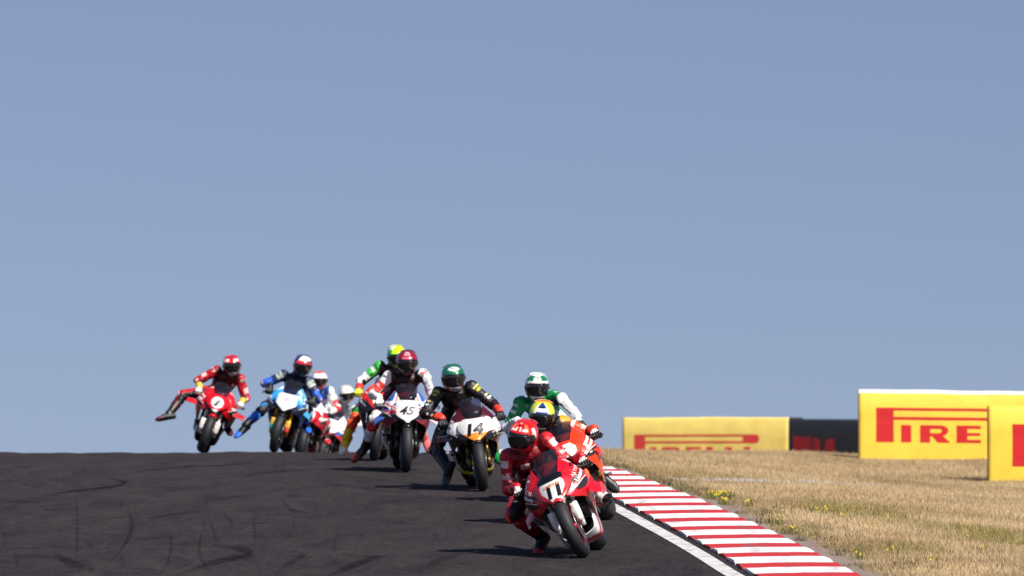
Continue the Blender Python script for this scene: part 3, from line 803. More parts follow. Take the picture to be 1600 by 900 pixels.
    # wings
    for s in (1, -1):
        v_, f_ = wing_vf(L['span'], L['drop'], L['wz'], L['chord'], .05, plate=L['plate'])
        v_ = np.array(v_)
        if s == -1: v_, f_ = mirror_y(v_, f_)
        wcols = L['wing'] if isinstance(L['wing'], tuple) else (L['wing'], L['wing'])
        mobj('winglet', v_, f_, PAINT, root, np.array([col_of(wcols[0 if s == 1 else 1])] * len(v_)), smooth=False)
    # air intakes: dark scoops either side under the number plate
    for s in (1, -1):
        def intake(s=s):
            v, f = surf([[(.10, s * .035, .655), (.0, s * .105, .70), (-.13, s * .19, .735)], [(.05, s * .04, .64), (-.05, s * .11, .665), (-.17, s * .20, .68)],
                         [(-.03, s * .05, .60), (-.13, s * .11, .615), (-.22, s * .19, .61)]], 14, 10)
            return v, (f if s == -1 else flip(f))
        shared('air_intake', ('intake', s), intake, CARBON)
    # dark machinery
    def rad():
        v, f = box((-.37, 0, .53), (.05, .36, .30), R=Matrix.Rotation(.18, 3, 'Y'))
        for k in range(9): box((-.342 - .006 * k + .02, 0, .40 + .032 * k), (.012, .34, .006), v, f)
        return v, f
    shared('radiator', 'rad', rad, DARKMETAL)
    def eng():
        l, u_ = Vector((0, 1, 0)), Vector((0, 0, 1)); v, f = [], []
        loft([((-.42, 0, .52), l, u_, .14, .18), ((-.55, 0, .54), l, u_, .17, .26), ((-.80, 0, .54), l, u_, .17, .27), ((-1.02, 0, .55), l, u_, .13, .22), ((-1.12, 0, .58), l, u_, .09, .16)], v, f, 16, 3.)
        return v, f
    shared('engine', 'eng', eng, BLACK)
    def frame_():
        v, f = box((-.24, 0, .855), (.09, .25, .03)); box((-.20, 0, .70), (.08, .24, .04), v, f)
        for s in (1, -1): tube([(-.25, s * .06, .80), (-.5, s * .17, .72), (-1.0, s * .13, .50)], [.03, .035, .04], 8, True, v, f)
        tube([(-.95, .06, .72), (-1.5, .05, .93)], .014, 6, True, v, f); tube([(-.95, -.06, .72), (-1.5, -.05, .93)], .014, 6, True, v, f)
        return v, f
    shared('frame', 'frame', frame_, DARKMETAL)
    def swing():
        v, f = [], []
        for s in (1, -1): tube([(-1.0, s * .10, .46), (-1.2, s * .13, .42), (-WB, s * .125, RR)], [.05, .045, .03], 8, True, v, f)
        tube([(-WB, -.15, RR), (-WB, .15, RR)], .018, 10, True, v, f); return v, f
    shared('swingarm', 'swing', swing, DARKMETAL)
    def exh():
        v, f = tube([(-.80, -.10, .24), (-1.0, -.15, .25), (-1.12, -.19, .33), (-1.34, -.21, .42)], [.03, .035, .05, .046], 12); return v, f
    shared('exhaust', 'exh', exh, BRONZE)
    for s in (1, -1):
        def hb(s=s):
            v, f = tube([(-.235, s * .10, .862), (-.27, s * .19, .855), (-.33, s * .32, .835), (-.34, s * .375, .83)], [.015, .015, .019, .017], 10)
            tube([(-.34, s * .375, .83), (-.342, s * .388, .829)], .022, 10, True, v, f)
            box((-.255, s * .17, .885), (.04, .05, .03), v, f); return v, f
        h_ = shared('handlebar', ('hb', s), hb, BLACK)
        def lev(s=s):
            v, f = tube([(-.24, s * .20, .845), (-.245, s * .27, .84), (-.275, s * .385, .825)], [.007, .007, .006], 6)
            tube([(-.345, s * .382, .828), (-.26, s * .405, .82), (-.20, s * .39, .80)], [.008, .007, .012], 6, True, v, f); return v, f
        shared('lever', ('lev', s), lev, BLACK, h_)
        def peg(s=s):
            v, f = tube([(-1.0, s * .15, .43), (-1.0, s * .255, .43)], .014, 8); box((-1.03, s * .155, .47), (.14, .012, .14), v, f)
            tube([(-1.0, s * .19, .42), (-.84, s * .20, .40)], .007, 6, True, v, f); return v, f
        shared('footpeg', ('peg', s), peg, DARKMETAL)
    # prints
    cb = BVHTree.FromPolygons([tuple(x) for x in COWL[0]], COWL[1])
    def nose_print(nm, vf, size, y, z, mat, sx=1., rot=0., lift=.003):
        e1 = Vector((0, math.cos(rot), math.sin(rot))); e2 = Vector((-.55, -math.sin(rot) * .83, math.cos(rot) * .83))
        decal(nm, vf, size, (.06, y, z), e1, e2, cb, mat, cw, lift, sx)
    def side_print(nm, vf, size, s, x, z, mat, rot=0., sx=1., lift=.003):
        o, v_, f_ = sides[s]
        e1 = Vector((-s * math.cos(rot), 0, math.sin(rot))) * 1.; e1 = Vector((-math.cos(rot) * s, 0, math.sin(rot)))
        e2 = Vector((math.sin(rot) * s, 0, math.cos(rot)))
        decal(nm, vf, size, (x, s * .24, z), e1, e2, (v_, f_), mat, o, lift, sx)
    def quarter_print(nm, vf, size, s, y, z, mat, rot=0., sx=1., lift=.003):
        o, v_, f_ = sides[s]
        h_ = Vector((-.6 * s, .8, 0)); e1 = h_ * math.cos(rot) + UP_ * (math.sin(rot) * s); e2 = UP_ * math.cos(rot) - h_ * (math.sin(rot) * s)
        decal(nm, vf, size, (-.16, s * y, z), e1, e2, (v_, f_), mat, o, lift, sx)
    if 'prints' in L: L['prints'](nose_print, side_print, quarter_print)
    if L.get('duct', True):
        top = [(.0, .020), (.045, .040), (.09, .058), (.13, .070), (.165, .074)]; bot = [(.0, .004), (.045, -.004), (.09, -.004), (.13, .008), (.165, .040)]
        for s in (1, -1):
            sg = 1 if s == 1 else -1
            dv = [(sg * q[0], q[1], 0) for q in top] + [(sg * q[0], q[1], 0) for q in bot]; df = [(i, i + 1, i + 6, i + 5) for i in range(4)]
            quarter_print('duct_mouth', (dv, df if s == -1 else flip(df)), 1., s, .12, .668, CARBON, 0., 1., .0065)
            lv = [(sg * q[0], q[1] + .004, 0) for q in top] + [(sg * q[0], q[1] + .013, 0) for q in top]
            quarter_print('duct_lip', (lv, flip(df) if s == -1 else df), 1., s, .12, .668, ink(L.get('lip', '#d8d6d2')), 0., 1., .0068)
    if L.get('marks', True):
        nose_print('print_mark', RECT, .010, 0, .868, ink(L.get('mk', '#3a3c44')), 8., 0., .0042); nose_print('print_mark', RECT, .012, 0, .690, ink(L.get('mk', '#3a3c44')), 3., 0., .0042)
    rr = random.Random(key); pal = L.get('pal', ('#e4e2de', '#101014', '#d8d6d2'))
    for s in (1, -1):
        for k in range(8):
            qpr_y, zz = rr.uniform(.19, .275), rr.uniform(.66, .92)
            if rr.random() < .45: quarter_print('print_mark', RECT, rr.uniform(.012, .026), s, qpr_y, zz, ink(rr.choice(pal)), rr.choice((.5, .2, 0.)), rr.uniform(2., 5.), .004 + .0004 * k)
            else: side_print('print_mark', RECT, rr.uniform(.018, .045), s, rr.uniform(-.70, -.30), rr.uniform(.42, .88), ink(rr.choice(pal)), rr.choice((.3, .15, .6)), rr.uniform(1.6, 4.), .004 + .0004 * k)
    if th:
        for o in root.children:
            if o.name.split('.')[0] not in ('front_wheel', 'rear_wheel', 'fork_leg', 'front_fender', 'swingarm'): o.matrix_local = SPR
    return root

def in_plate(y, z, hw=.125, z0=.655, z1=.868):
    """hexagonal number field"""
    if z < z0 or z > z1: return False
    t = (z - z0) / (z1 - z0)
    w = hw * min(1., .22 + 1.5 * t) if t < .75 else hw * (1 - .35 * (t - .75) / .25)
    return abs(y) < w
RED, DRED, WHT, BLK = '#c80a20', '#8e0f1c', '#e2e0dc', '#0c0c0e'
C = {k: col_of(k) for k in (RED, DRED, WHT, BLK)}
# ---- eleven
def cowl11(x, y, z):
    if z > .842 and abs(y) < .125: return C[BLK]
    if in_plate(y, z, .118): return C[WHT]
    if z < .665: return C[WHT]
    return C[RED]
def side11(x, y, z):
    ay = abs(y)
    if z < .70 + .35 * (x + .1) and x > -.22 and z > .62 and False: return C[BLK]
    # dark intake slot that runs back from the plate
    t = (-.02 - x) / .20
    if 0 < t < 1 and abs(z - (.735 + .075 * t)) < .011 + .012 * t: return C[BLK]
    if x < -.56 and z < .62: return C[WHT]
    if x < -.50 and z < .50: return C[WHT]
    return C[RED]
def belly11(x, y, z):
    if -.62 < x < -.50: return C[RED]
    return C[WHT] if z > .2 else C[RED]
def prints11(npr, spr, qpr):
    npr('race_number', text_mesh('1', .055, .12), .185, -.04, .765, ink('#0c0c10'), .95, 0.)
    npr('race_number', text_mesh('1', .055, .12), .185, .052, .765, ink('#0c0c10'), .95, 0.)
    npr('lettering', text_mesh('aruba.it', .025), .052, 0, .848, ink('#f0a080'), 1., 0., .004)
    npr('nose_stripe', RECT, .012, .0, .655, ink('#8a1018'), 1., 0., .004)
    for s in (1, -1):
        qpr('lettering_panel', RECT, .050, s, .246, .785, ink('#0c0c0e'), .52, 3.3, .003)
        qpr('lettering', text_mesh('Lenovo', .03), .058, s, .246, .785, ink('#f4f4f2'), .52, .92, .006)
        qpr('lettering', text_mesh('ALTEN', .02, 0, 1.25), .040, s, .228, .835, ink('#f4d8d0'), .52, 1.05, .004)
        spr('print_mark', RECT, .03, s, -.26, .95, ink('#f4d0cc'), 1.1, 3., .004)
        spr('print_mark', RECT, .028, s, -.38, .655, ink('#f4e8e4'), .12, 4., .004)
        spr('print_mark', RECT, .03, s, -.66, .56, ink('#b01020'), .4, 3., .004)
# ---- liveries of the other machines
def H(h):
    if h not in C: C[h] = col_of(h)
    return C[h]
def cowl14(x, y, z):
    if z < .735 - .12 * abs(y): return H('#f08a1c')
    if z > .885: return H('#3a0a16')
    return H(WHT)
def side14(x, y, z):
    if x > -.30 and .725 < z < .86 - .1 * (abs(y) - .18): return H(WHT)
    if x > -.20 and z < .70: return H(BLK)
    if z < .52 and -.55 > x > -.64: return H('#d8c81e')
    if z < .60 and x < -.42: return H('#1c0b12')
    return H('#4a0c1a')
def belly14(x, y, z): return H('#d8c81e') if (abs((x + .55) * .6 + z - .33) < .03) else H('#16080d')
def prints14(npr, spr, qpr):
    npr('race_number', text_mesh('14', .05, .2), .20, .0, .785, ink('#0a0a0e'), 1.05)
    for s in (1, -1): spr('print_mark', RECT, .05, s, -.27, .93, ink('#d6d6da'), 1.1, 1.3, .004)
def dark_v(y, z): return z < .655 + .50 * max(0, abs(y) - .035)
def cowl45(x, y, z):
    if dark_v(y, z) and abs(y) > .03: return H('#1c1d22')
    if abs(y) > .135:
        t = (z - .795) - (abs(y) - .14) * .5
        if abs(t) < .010: return H('#c42030')
        if abs(t) < .026: return H(WHT)
        return H('#c8303a') if t < 0 else H('#2a55a8')
    return H(WHT)
def side45(x, y, z):
    ay = abs(y)
    if x > -.30 and z > .66:
        if z < .72: return H('#23242a')
        if z < .765: return H('#d8323c') if x < -.07 else H(WHT)
        k = (z - .80) - (ay - .20) * 1.6
        if z > .88:
            u = ay / max(.05, .215 - .5 * (z - .88))
            if u < .60: return H(WHT)
            if u < .68: return H('#c42030')
            return H(WHT) if u < .82 else H('#2a5ab0')
        if abs(z - .80 - (ay - .17) * .5) < .012: return H('#c42030')
        if abs(z - .80 - (ay - .17) * .5) < .035: return H(WHT)
        return H('#2f5fae') if ay > .21 else H(WHT)
    if z > .80: return H('#c8222e')
    if z > .55: return H('#8c1a26')
    return H('#2a1216')
def prints45(npr, spr, qpr):
    npr('race_number', text_mesh('45', .03, .35), .165, 0, .79, ink('#14141a'), 1.05)
def cowl_blue(x, y, z):
    if dark_v(y, z) and abs(y) > .05: return H('#2d86c0')
    if abs(y - .02) < .05 and abs(z - .80) < .03: return H('#dcaac8')
    if abs(y) > .15: return H('#38a0e0')
    if z > .885: return H('#20304e')
    return H(WHT)
def side_blue(x, y, z):
    ay = abs(y)
    if x > -.16: return (H('#38a0e0') if abs(x + .12) < .03 else H('#1c4ca8')) if z > .72 else H('#1a2a48')
    if x > -.34 and z < .80: return H(WHT) if z > .63 else H('#2a8fc8')
    if z > .86: return H('#58b4ea') if abs(x + .2 + (z - .9) * .9) < .035 else (H('#dfe6ec') if x > -.3 else H('#16284e'))
    return H('#18223e') if x > -.5 else H('#0e1220')
def belly_blue(x, y, z): return H('#10131c')
def cowl1(x, y, z):
    if (y / .092) ** 2 + ((z - .775) / .085) ** 2 < 1: return H(WHT)
    if z < .665: return H('#d8d0cc')
    return H('#c60c1e')
def side1(x, y, z):
    if z > .84 and x < -.18 and abs(z - .94 - (x + .27)) < .03: return H('#f0b8b4')
    if x > -.30 and abs(z - .755 - (x + .1) * .1) < .018 and x < -.1: return H('#f0e4e0')
    if z < .56 and x < -.34: return H('#24090d')
    return H('#c20c1e')
def belly1(x, y, z): return H('#1c0a0d')
def prints1(npr, spr, qpr): npr('race_number', text_mesh('1', .06, .25), .15, .0, .775, ink('#121216'), 1.5)
def cowl_or(x, y, z): return H(WHT) if in_plate(y, z, .135) else H('#e8380c')
def side_or(x, y, z):
    if x < -.55 and z < .55: return H('#1a0c0a')
    if -.60 < x < -.42 and z < .74 + .3 * (x + .5) and z > .66 + .3 * (x + .5): return H('#f4e9e2')
    return H('#e83a0e')
def prints_or(npr, spr, qpr):
    for s in (1, -1):
        qpr('lettering_panel', RECT, .11, s, .24, .80, ink('#101014'), .6, 1.5, .003)
        qpr('print_mark', RECT, .026, s, .232, .825, ink('#f0f0ee'), .6, 5.2, .006)
        qpr('print_mark', RECT, .026, s, .248, .775, ink('#f0f0ee'), .6, 5.2, .006)
        spr('print_mark', RECT, .04, s, -.33, .93, ink('#f4d8cc'), 1.0, 1.6, .004)
def cowl_gr(x, y, z): return H(WHT) if in_plate(y, z) else H('#128a50')
def side_gr(x, y, z): return H('#eceae4') if z > .8 or x < -.6 else H('#128a50')
def cowl_r6(x, y, z): return H('#f0f0ec') if in_plate(y, z, .11) else H('#e23420')
def side_r6(x, y, z):
    if x > -.20 and z < .76: return H('#3c4048')
    if z > .80 and x < -.2: return H('#f04a24')
    return H('#a01420') if z < .66 else H('#d62420')
def cowl_wh(x, y, z): return H('#f4f4f2') if z > .68 else H('#d8323c')
def side_wh(x, y, z):
    if x > -.24 and .66 < z < .72: return H('#2a5fc0')
    if x > -.36 and z < .66: return H('#d83038')
    if z < .60: return H('#2a2c38')
    return H('#f2f2f0')
def cowl_rw(x, y, z): return H(WHT) if in_plate(y, z, .10) or z > .86 else H('#c40f20')
def side_rw(x, y, z):
    if z > .86: return H('#f0eeea')
    if x > -.3 and abs(z - .745) < .02: return H('#f0e0dc')
    return H('#bf0e20') if z > .52 else H('#5a0c14')

GRP = 'racing motorcycles coming over the crest'
build_bike('11', 911, 870.5, 60.0, 25.5, -6., dict(marks=False, dive=.085, cowl=cowl11, side=side11, belly=belly11, tank=lambda x, y, z: C[RED], fender=RED, fender2='#f2f0ec', fork='#e6e3dc', guard='#f2eee6', wing=RED, span=.10, drop=.06, wz=.60, chord=.24, plate=.02, prints=prints11, rim='#b8142a'),
           'leading red sports motorcycle with white nose plate number 11, leaning hard at the kerb', GRP)
build_bike('or', 924, 823, 66.0, 22., -7., dict(cowl=cowl_or, side=side_or, tank=lambda x, y, z: H('#e83a0e'), fender='#e8380c', fork='#c8962c', gold=True, wing='#e8380c', span=.05, plate=.03, prints=prints_or, rim='#1a1a1c'),
           'bright orange motorcycle half hidden right behind the leading red one', GRP)
build_bike('gr', 864, 787, 71.0, 3.5, 0., dict(cowl=cowl_gr, side=side_gr, fender='#128a50', fork='#202024', wing='#128a50', span=.06, plate=.03),
           'motorcycle almost wholly hidden behind the leading two riders, ridden by green and white suit', GRP)
build_bike('14', 754, 767.5, 74.5, 8., 4., dict(marks=False, dive=.06, cowl=cowl14, side=side14, belly=belly14, tank=lambda x, y, z: H('#4a0c1a'), fender='#241015', fork='#6e5c2c', gold=True, wing='#1a0c12', span=.14, drop=.0, wz=.66, chord=.14, plate=.07, prints=prints14, rim='#1a1a1c'),
           'motorcycle with white nose, orange chin and maroon flanks carrying number 14', GRP)
build_bike('45', 634, 738, 80.5, -1.5, 3.5, dict(marks=False, dive=.02, cowl=cowl45, side=side45, tank=lambda x, y, z: H('#8c1a26'), fender='#1a1416', fork='#3a3a3e', wing=('#e8c8d2', '#4a6ac0'), span=.11, drop=.07, wz=.66, chord=.17, plate=.02, prints=prints45, rim='#1a1a1c'),
           'motorcycle with white number 45 plate and red, white and blue flag nose', GRP)
build_bike('r6', 585, 720, 86.0, -7., -2., dict(cowl=cowl_r6, side=side_r6, tank=lambda x, y, z: H('#d62420'), fender='#1a1214', fork='#2a2a2e', wing='#8c1a20', span=.05, plate=.03, rim='#1a1a1c'),
           'red motorcycle overlapped by the one with the number 45 plate', GRP)
build_bike('bl', 428, 708, 96.5, -15., -5., dict(marks=False, cowl=cowl_blue, side=side_blue, belly=belly_blue, tank=lambda x, y, z: H('#1e3f8e'), fender='#16181e', fork='#d8a02a', gold=True, guard='#d8a834', guard2=('#28b8a8', '#e84a3c'), wing='#3aa0dc', span=.09, drop=.05, wz=.64, chord=.16, plate=.02, rim='#1a1a1c'),
           'white and sky blue motorcycle with gold forks on the crest', GRP)
build_bike('1', 315, 707.5, 97.5, -19., 2., dict(marks=False, cowl=cowl1, side=side1, belly=belly1, tank=lambda x, y, z: H('#c20c1e'), fender='#c20c1e', fork='#e6e3dc', guard='#e8e0da', wing='#c81020', span=.17, drop=.0, wz=.655, chord=.17, plate=.03, prints=prints1, rim='#1a1a1c'),
           'farthest left red motorcycle with round white number 1 plate and wide red wings', GRP)
build_bike('rw', 470, 719, 105.0, -10., -2., dict(cowl=cowl_rw, side=side_rw, fender='#bf0e20', fork='#2a2a2e', wing='#bf0e20', span=.06, plate=.03),
           'red motorcycle peeping out between the sky blue one and the white one', GRP)
build_bike('wh', 497, 727, 111.0, -17., -3., dict(cowl=cowl_wh, side=side_wh, fender='#30323a', fork='#2a2a2e', wing='#d83038', span=.05, plate=.03),
           'rearmost white motorcycle with blue and red flashes, sunk behind the crest', GRP)

# ================================================================== RIDERS
UP = Vector((0, 0, 1))
T3 = np.random.default_rng(11).random((32, 32, 32))
def vnoise3(p, sc):
    q = p * sc; i = np.floor(q).astype(int); f_ = q - i; f_ = f_ * f_ * (3 - 2 * f_); r = 0
    for dx in (0, 1):
        for dy in (0, 1):
            for dz in (0, 1):
                w = (f_[:, 0] if dx else 1 - f_[:, 0]) * (f_[:, 1] if dy else 1 - f_[:, 1]) * (f_[:, 2] if dz else 1 - f_[:, 2])
                r = r + w * T3[(i[:, 0] + dx) % 32, (i[:, 1] + dy) % 32, (i[:, 2] + dz) % 32]
    return r
def ik(a, c, l1, l2, hint_px, prefer=None):
    """middle joint of a two-bone limb whose picture lies nearest to hint_px"""
    a, c = Vector(a), Vector(c); d = c - a; D = d.length; n_ = d.normalized()
    if D > (l1 + l2) * .995:
        k = D / ((l1 + l2) * .995); l1 *= k; l2 *= k
    x = (l1 * l1 - l2 * l2 + D * D) / (2 * D); r = math.sqrt(max(0, l1 * l1 - x * x))
    s = n_.cross(Vector((0, 0, 1)) if abs(n_.z) < .9 else Vector((1, 0, 0))).normalized(); t = n_.cross(s)
    best = None
    for k in range(120):
        an = 2 * math.pi * k / 120; p = a + n_ * x + (s * math.cos(an) + t * math.sin(an)) * r
        q = proj(p); e = (q[0] - hint_px[0]) ** 2 + (q[1] - hint_px[1]) ** 2
        if prefer is not None: e -= 25 * (p - a).dot(prefer) / .3
        if best is None or e < best[0]: best = (e, p)
    return best[1]
def rot_frame(front, up):
    f = Vector(front).normalized(); l = Vector(up).cross(f).normalized(); u = f.cross(l)
    return Matrix((f, l, u)).transposed()
# ---- helmet (x forward, y left, z up; centre of the head at the origin)
def helmet_pt(az, el, k=1.):
    ca, sa, ce, se = math.cos(az), math.sin(az), math.cos(el), math.sin(el)
    x, y, z = ce * ca, ce * sa, se
    rx = .165 if x > 0 else .178; rz = .142 if z > 0 else .150
    p = 2.35
    r = (abs(x / rx) ** p + abs(y / .131) ** p + abs(z / rz) ** p) ** (-1 / p) * k
    q = [r * x, r * y, r * z]
    if z < 0 and x > 0:                        # chin bar reaches forward and narrows
        t = min(1, -q[2] / .13); q[0] += .022 * t * ca; q[1] *= 1 - .20 * t
    if z < 0 and x < 0: q[0] *= 1 - .25 * min(1, -q[2] / .13)
    if x < -.3 and z > .1: q[0] -= .018 * (-x - .3) * (z)   # rear spoiler swell
    return tuple(q)
HN, HM = 64, 40
HEL_LO = math.radians(-58)
def helmet_grid():
    v, f, ae = [], [], []
    for j in range(HM + 1):
        el = HEL_LO + (math.pi / 2 - HEL_LO) * j / HM
        for i in range(HN):
            az = -math.pi + 2 * math.pi * i / HN
            v.append(helmet_pt(az, el)); ae.append((math.degrees(az), math.degrees(el)))
    for j in range(HM):
        for i in range(HN):
            k = (i + 1) % HN; f.append((j * HN + i, j * HN + k, (j + 1) * HN + k, (j + 1) * HN + i))
    c0 = len(v); v.append((0.01, 0, v[0][2] + .02)); ae.append((0, -89))
    for i in range(HN): f.append((c0, (i + 1) % HN, i))
    return v, f, ae
HGRID = helmet_grid()
def visor_grid():
    v, f = [], []; nu, nv = 33, 12
    for j in range(nv):
        for i in range(nu):
            u = -1 + 2 * i / (nu - 1); w = j / (nv - 1)
            az = math.radians(70) * u; lo = -21 + 9 * abs(u) ** 2; hi = 20 - 9 * abs(u) ** 2.5
            v.append(helmet_pt(az, math.radians(lo + (hi - lo) * w), 1.022))
    for j in range(nv - 1):
        for i in range(nu - 1): f.append((j * nu + i, j * nu + i + 1, (j + 1) * nu + i + 1, (j + 1) * nu + i))
    return v, f
VISV = visor_grid()
# ---- glove: grip along y through the origin, wrist behind at -x; fingers close round the grip
def glove_mesh():
    v, f = [], []
    ellipsoid((-.045, 0, .026), (Vector((1, 0, 0)), Vector((0, 1, 0)), Vector((0, 0, 1))), (.055, .046, .024), v, f)
    for k, (y, ln) in enumerate(((-.036, .92), (-.012, 1.0), (.012, .97), (.035, .80))):
        r = .0125
        pts = [(-.012, y, .034), (.024 * ln, y * 1.05, .026), (.034 * ln, y * 1.05, -.004), (.014, y * 1.05, -.030), (-.012, y * 1.02, -.032)]
        for a_, b_ in zip(pts[:-1], pts[1:]): capsule(a_, b_, r, r * .95, v, f, 8)
    capsule((-.06, .038, .016), (-.022, .052, -.006), .017, .0145, v, f, 8); capsule((-.022, .052, -.006), (.008, .040, -.020), .014, .011, v, f, 8)
    for y in (-.03, -.008, .014, .034): ellipsoid((-.006, y, .047), (Vector((1, 0, 0)), Vector((0, 1, 0)), Vector((0, 0, 1))), (.016, .010, .009), v, f, 8, 6)
    capsule((-.085, 0, .028), (-.105, 0, .032), .036, .036, v, f, 14)
    return remesh(v, f, .006, 1)
GLOVE = glove_mesh()
def boot_mesh(knee, ankle, toe, up_ref):
    """shin cover and foot as one shell, world space"""
    v, f = [], []; k, a, t = Vector(knee), Vector(ankle), Vector(toe); sh = (k - a).normalized(); ft = (t - a).normalized()
    top = a + sh * .22
    sole = (ft - sh * .1).cross(ft.cross(sh)).normalized()
    if sole.dot(sh) > 0: sole = -sole
    capsule(a + sh * .02, top, .056, .074, v, f, 14)
    side = ft.cross(sh).normalized(); k_ = 1.2
    loft([(a - ft * .062 * k_ + sole * .045, side, sole, .024, .038), (a - ft * .048 * k_ + sole * .040, side, sole, .038, .060), (a + ft * .01 + sole * .035, side, sole, .048, .066), (a + ft * .08 * k_ + sole * .052, side, sole, .054, .052),
          (a + ft * .14 * k_ + sole * .068, side, sole, .056, .038), (a + ft * .185 * k_ + sole * .074, side, sole, .044, .029), (a + ft * .215 * k_ + sole * .078, side, sole, .018, .014)], v, f, 14)
    capsule(a + ft * .01, a + ft * .01 + sole * .02, .058, .052, v, f, 12)
    return remesh(v, f, .008, 2), a, sh, ft, sole, top
def build_rider(key, spec, label, group='riders in race leathers'):
    root_b, MB, MS, c0, fw, lf, up = BIKES[key]; Yf = c0.y
    W_ = lambda x, y, z: MS @ Vector((x, y, z))
    PX = lambda q, dY: P(q[0], q[1], Yf + dY)
    head = PX(spec['head'], spec.get('hd', .50))
    # image left is the rider's right
    shl, shr = PX(spec['sl'], spec.get('sd', .68) + spec.get('stw', 0)), PX(spec['sr'], spec.get('sd', .68) - spec.get('stw', 0))
    lat = (shr - shl).normalized(); smid = (shl + shr) / 2
    shl, shr = smid - lat * spec.get('sw', .185), smid + lat * spec.get('sw', .185)
    hx = spec.get('hipx', -1.04); off = spec.get('hipo', 0.)
    hmid = W_(hx, off, spec.get('hipz', .92)); hl, hr = W_(hx, off - .095, .90 + spec.get('hipz', .92) - .92), W_(hx, off + .095, .90 + spec.get('hipz', .92) - .92)
    tl = (smid - hmid).length
    if tl > .56: hmid = smid + (hmid - smid) * (.56 / tl); dlt = hmid - W_(hx, off, spec.get('hipz', .92)); hl += dlt; hr += dlt
    gl, gr_ = W_(-.33, -.33, .835), W_(-.33, .33, .835)
    J = {}
    hands = {}
    for sd, sh_, g, hint in (('l', shl, gl, spec.get('el')), ('r', shr, gr_, spec.get('er'))):
        gy = (W_(0, 1, 0) - W_(0, 0, 0)).normalized(); out_ = gy if sd == 'r' else -gy
        xd = (W_(1, 0, -.55) - W_(0, 0, 0)) + out_ * 0.; xd = (xd - gy * xd.dot(gy)).normalized(); zd = xd.cross(gy).normalized()
        wr = g - xd * .092 + zd * .030
        hnt = hint or [(x + y) / 2 for x, y in zip(proj(sh_), proj(wr))]
        el = ik(sh_, wr, .30, .265, hnt)
        hands[sd] = (g, xd, gy, zd); J['e' + sd] = el; J['w' + sd] = wr
    feet = {}
    for sd, h_, s in (('l', hl, -1), ('r', hr, 1)):
        an = spec.get('a' + sd); to = spec.get('t' + sd)
        if an is None:
            ank = W_(-1.09, s * .235, .505); toe = W_(-.90, s * (.27 + spec.get('toeout', .03)), .47)
        else:
            ank = PX(an[:2], an[2]); toe = PX(to[:2], to[2])
        hint = spec.get('k' + sd) or proj(W_(-.72, s * .27, .66))
        kn = ik(h_, ank, .43, .42, hint, fw * .6 + up * .3)
        feet[sd] = (kn, ank, toe)
    # ---------------- body
    v, f = [], []
    fwd = lat.cross((smid - hmid).normalized()).normalized()
    if fwd.dot(fw) < 0 and fwd.z > 0: pass
    tdir = (smid - hmid).normalized(); hlat = (hr - hl).normalized()
    secs = []
    front = tdir.cross(lat); front = -front if front.dot(-UP) < 0 and front.dot(fw) < 0 else front
    for t, rx, ry in ((-.10, .12, .09), (0, .165, .12), (.18, .165, .118), (.40, .158, .112), (.62, .178, .122), (.82, .192, .120), (.95, .165, .095), (1.05, .10, .07)):
        ll = (hlat * (1 - t) + lat * t).normalized(); dd = tdir.cross(ll).normalized()
        secs.append((hmid + (smid - hmid) * t, ll, dd, rx, ry))
    loft(secs, v, f, 20, 2.4)
    back = tdir.cross(lat).normalized()
    if back.dot(UP) < 0: back = -back
    hump = smid + back * .085 - tdir * .06
    ellipsoid(hump, (lat, back, tdir), (.085, .075, .16), v, f)
    neck = smid + (head - smid) * .55
    capsule(smid + back * .02, neck, .075, .068, v, f); ellipsoid(head, (Vector((1, 0, 0)), Vector((0, 1, 0)), UP), (.085, .085, .10), v, f)
    bones = [('torso', hmid, smid, .16, .17), ('neck', smid, head, .07, .07)]
    for sd, sh_ in (('l', shl), ('r', shr)):
        e_, w_ = J['e' + sd], J['w' + sd]
        ellipsoid(sh_, (lat, back, tdir), (.092, .09, .09), v, f)
        capsule(sh_, e_, .080, .064, v, f); ellipsoid(e_, (lat, back, tdir), (.069, .069, .069), v, f); capsule(e_, w_, .064, .044, v, f); cd_ = (w_ - e_).normalized(); capsule(w_ - cd_ * .085, w_ - cd_ * .005, .058, .046, v, f)
        bones += [('uarm_' + sd, sh_, e_, .073, .057), ('farm_' + sd, e_, w_, .058, .039)]
    for sd, h_ in (('l', hl), ('r', hr)):
        k_, a_, t_ = feet[sd]
        capsule(h_, k_, .116, .082, v, f, 14); ellipsoid(k_, (lat, back, tdir), (.086, .086, .086), v, f); capsule(k_, a_, .076, .052, v, f, 14)
        cm = k_ + (a_ - k_) * .28 ; ellipsoid(cm, (lat, back, tdir), (.080, .080, .085), v, f)
        bones += [('thigh_' + sd, h_, k_, .105, .072), ('shin_' + sd, k_, a_, .068, .046)]
    root = empty('person', Matrix.Translation(Vector((hmid.x, hmid.y, hmid.z - .45)))); tag(root, label, 'person', group)
    inv = root.matrix_world.inverted()
    me = remesh(v, f, .0115, 3); me.transform(inv); me.materials.append(LEATHER)
    # colour of the leathers, panel by panel
    pts = mesh_np(me) + np.array(root.matrix_world.translation); best = np.full(len(pts), 1e9); bid = np.zeros(len(pts), int); bt = np.zeros(len(pts))
    for i, (nm, a_, b_, ra, rb) in enumerate(bones):
        A, B = np.array(a_), np.array(b_); ab = B - A; t = np.clip(((pts - A) @ ab) / (ab @ ab), 0, 1)
        dist = np.linalg.norm(pts - (A + t[:, None] * ab), axis=1) / (ra + (rb - ra) * t)
        k = dist < best; best[k] = dist[k]; bid[k] = i; bt[k] = t[k]
    K = dict(spec['cols']); rr = random.Random('suit' + key); K['patch'] = list(K['patch'])
    acc = spec.get('acc', ('#e2e0dc', '#c8c6c2', '#0e0e12'))
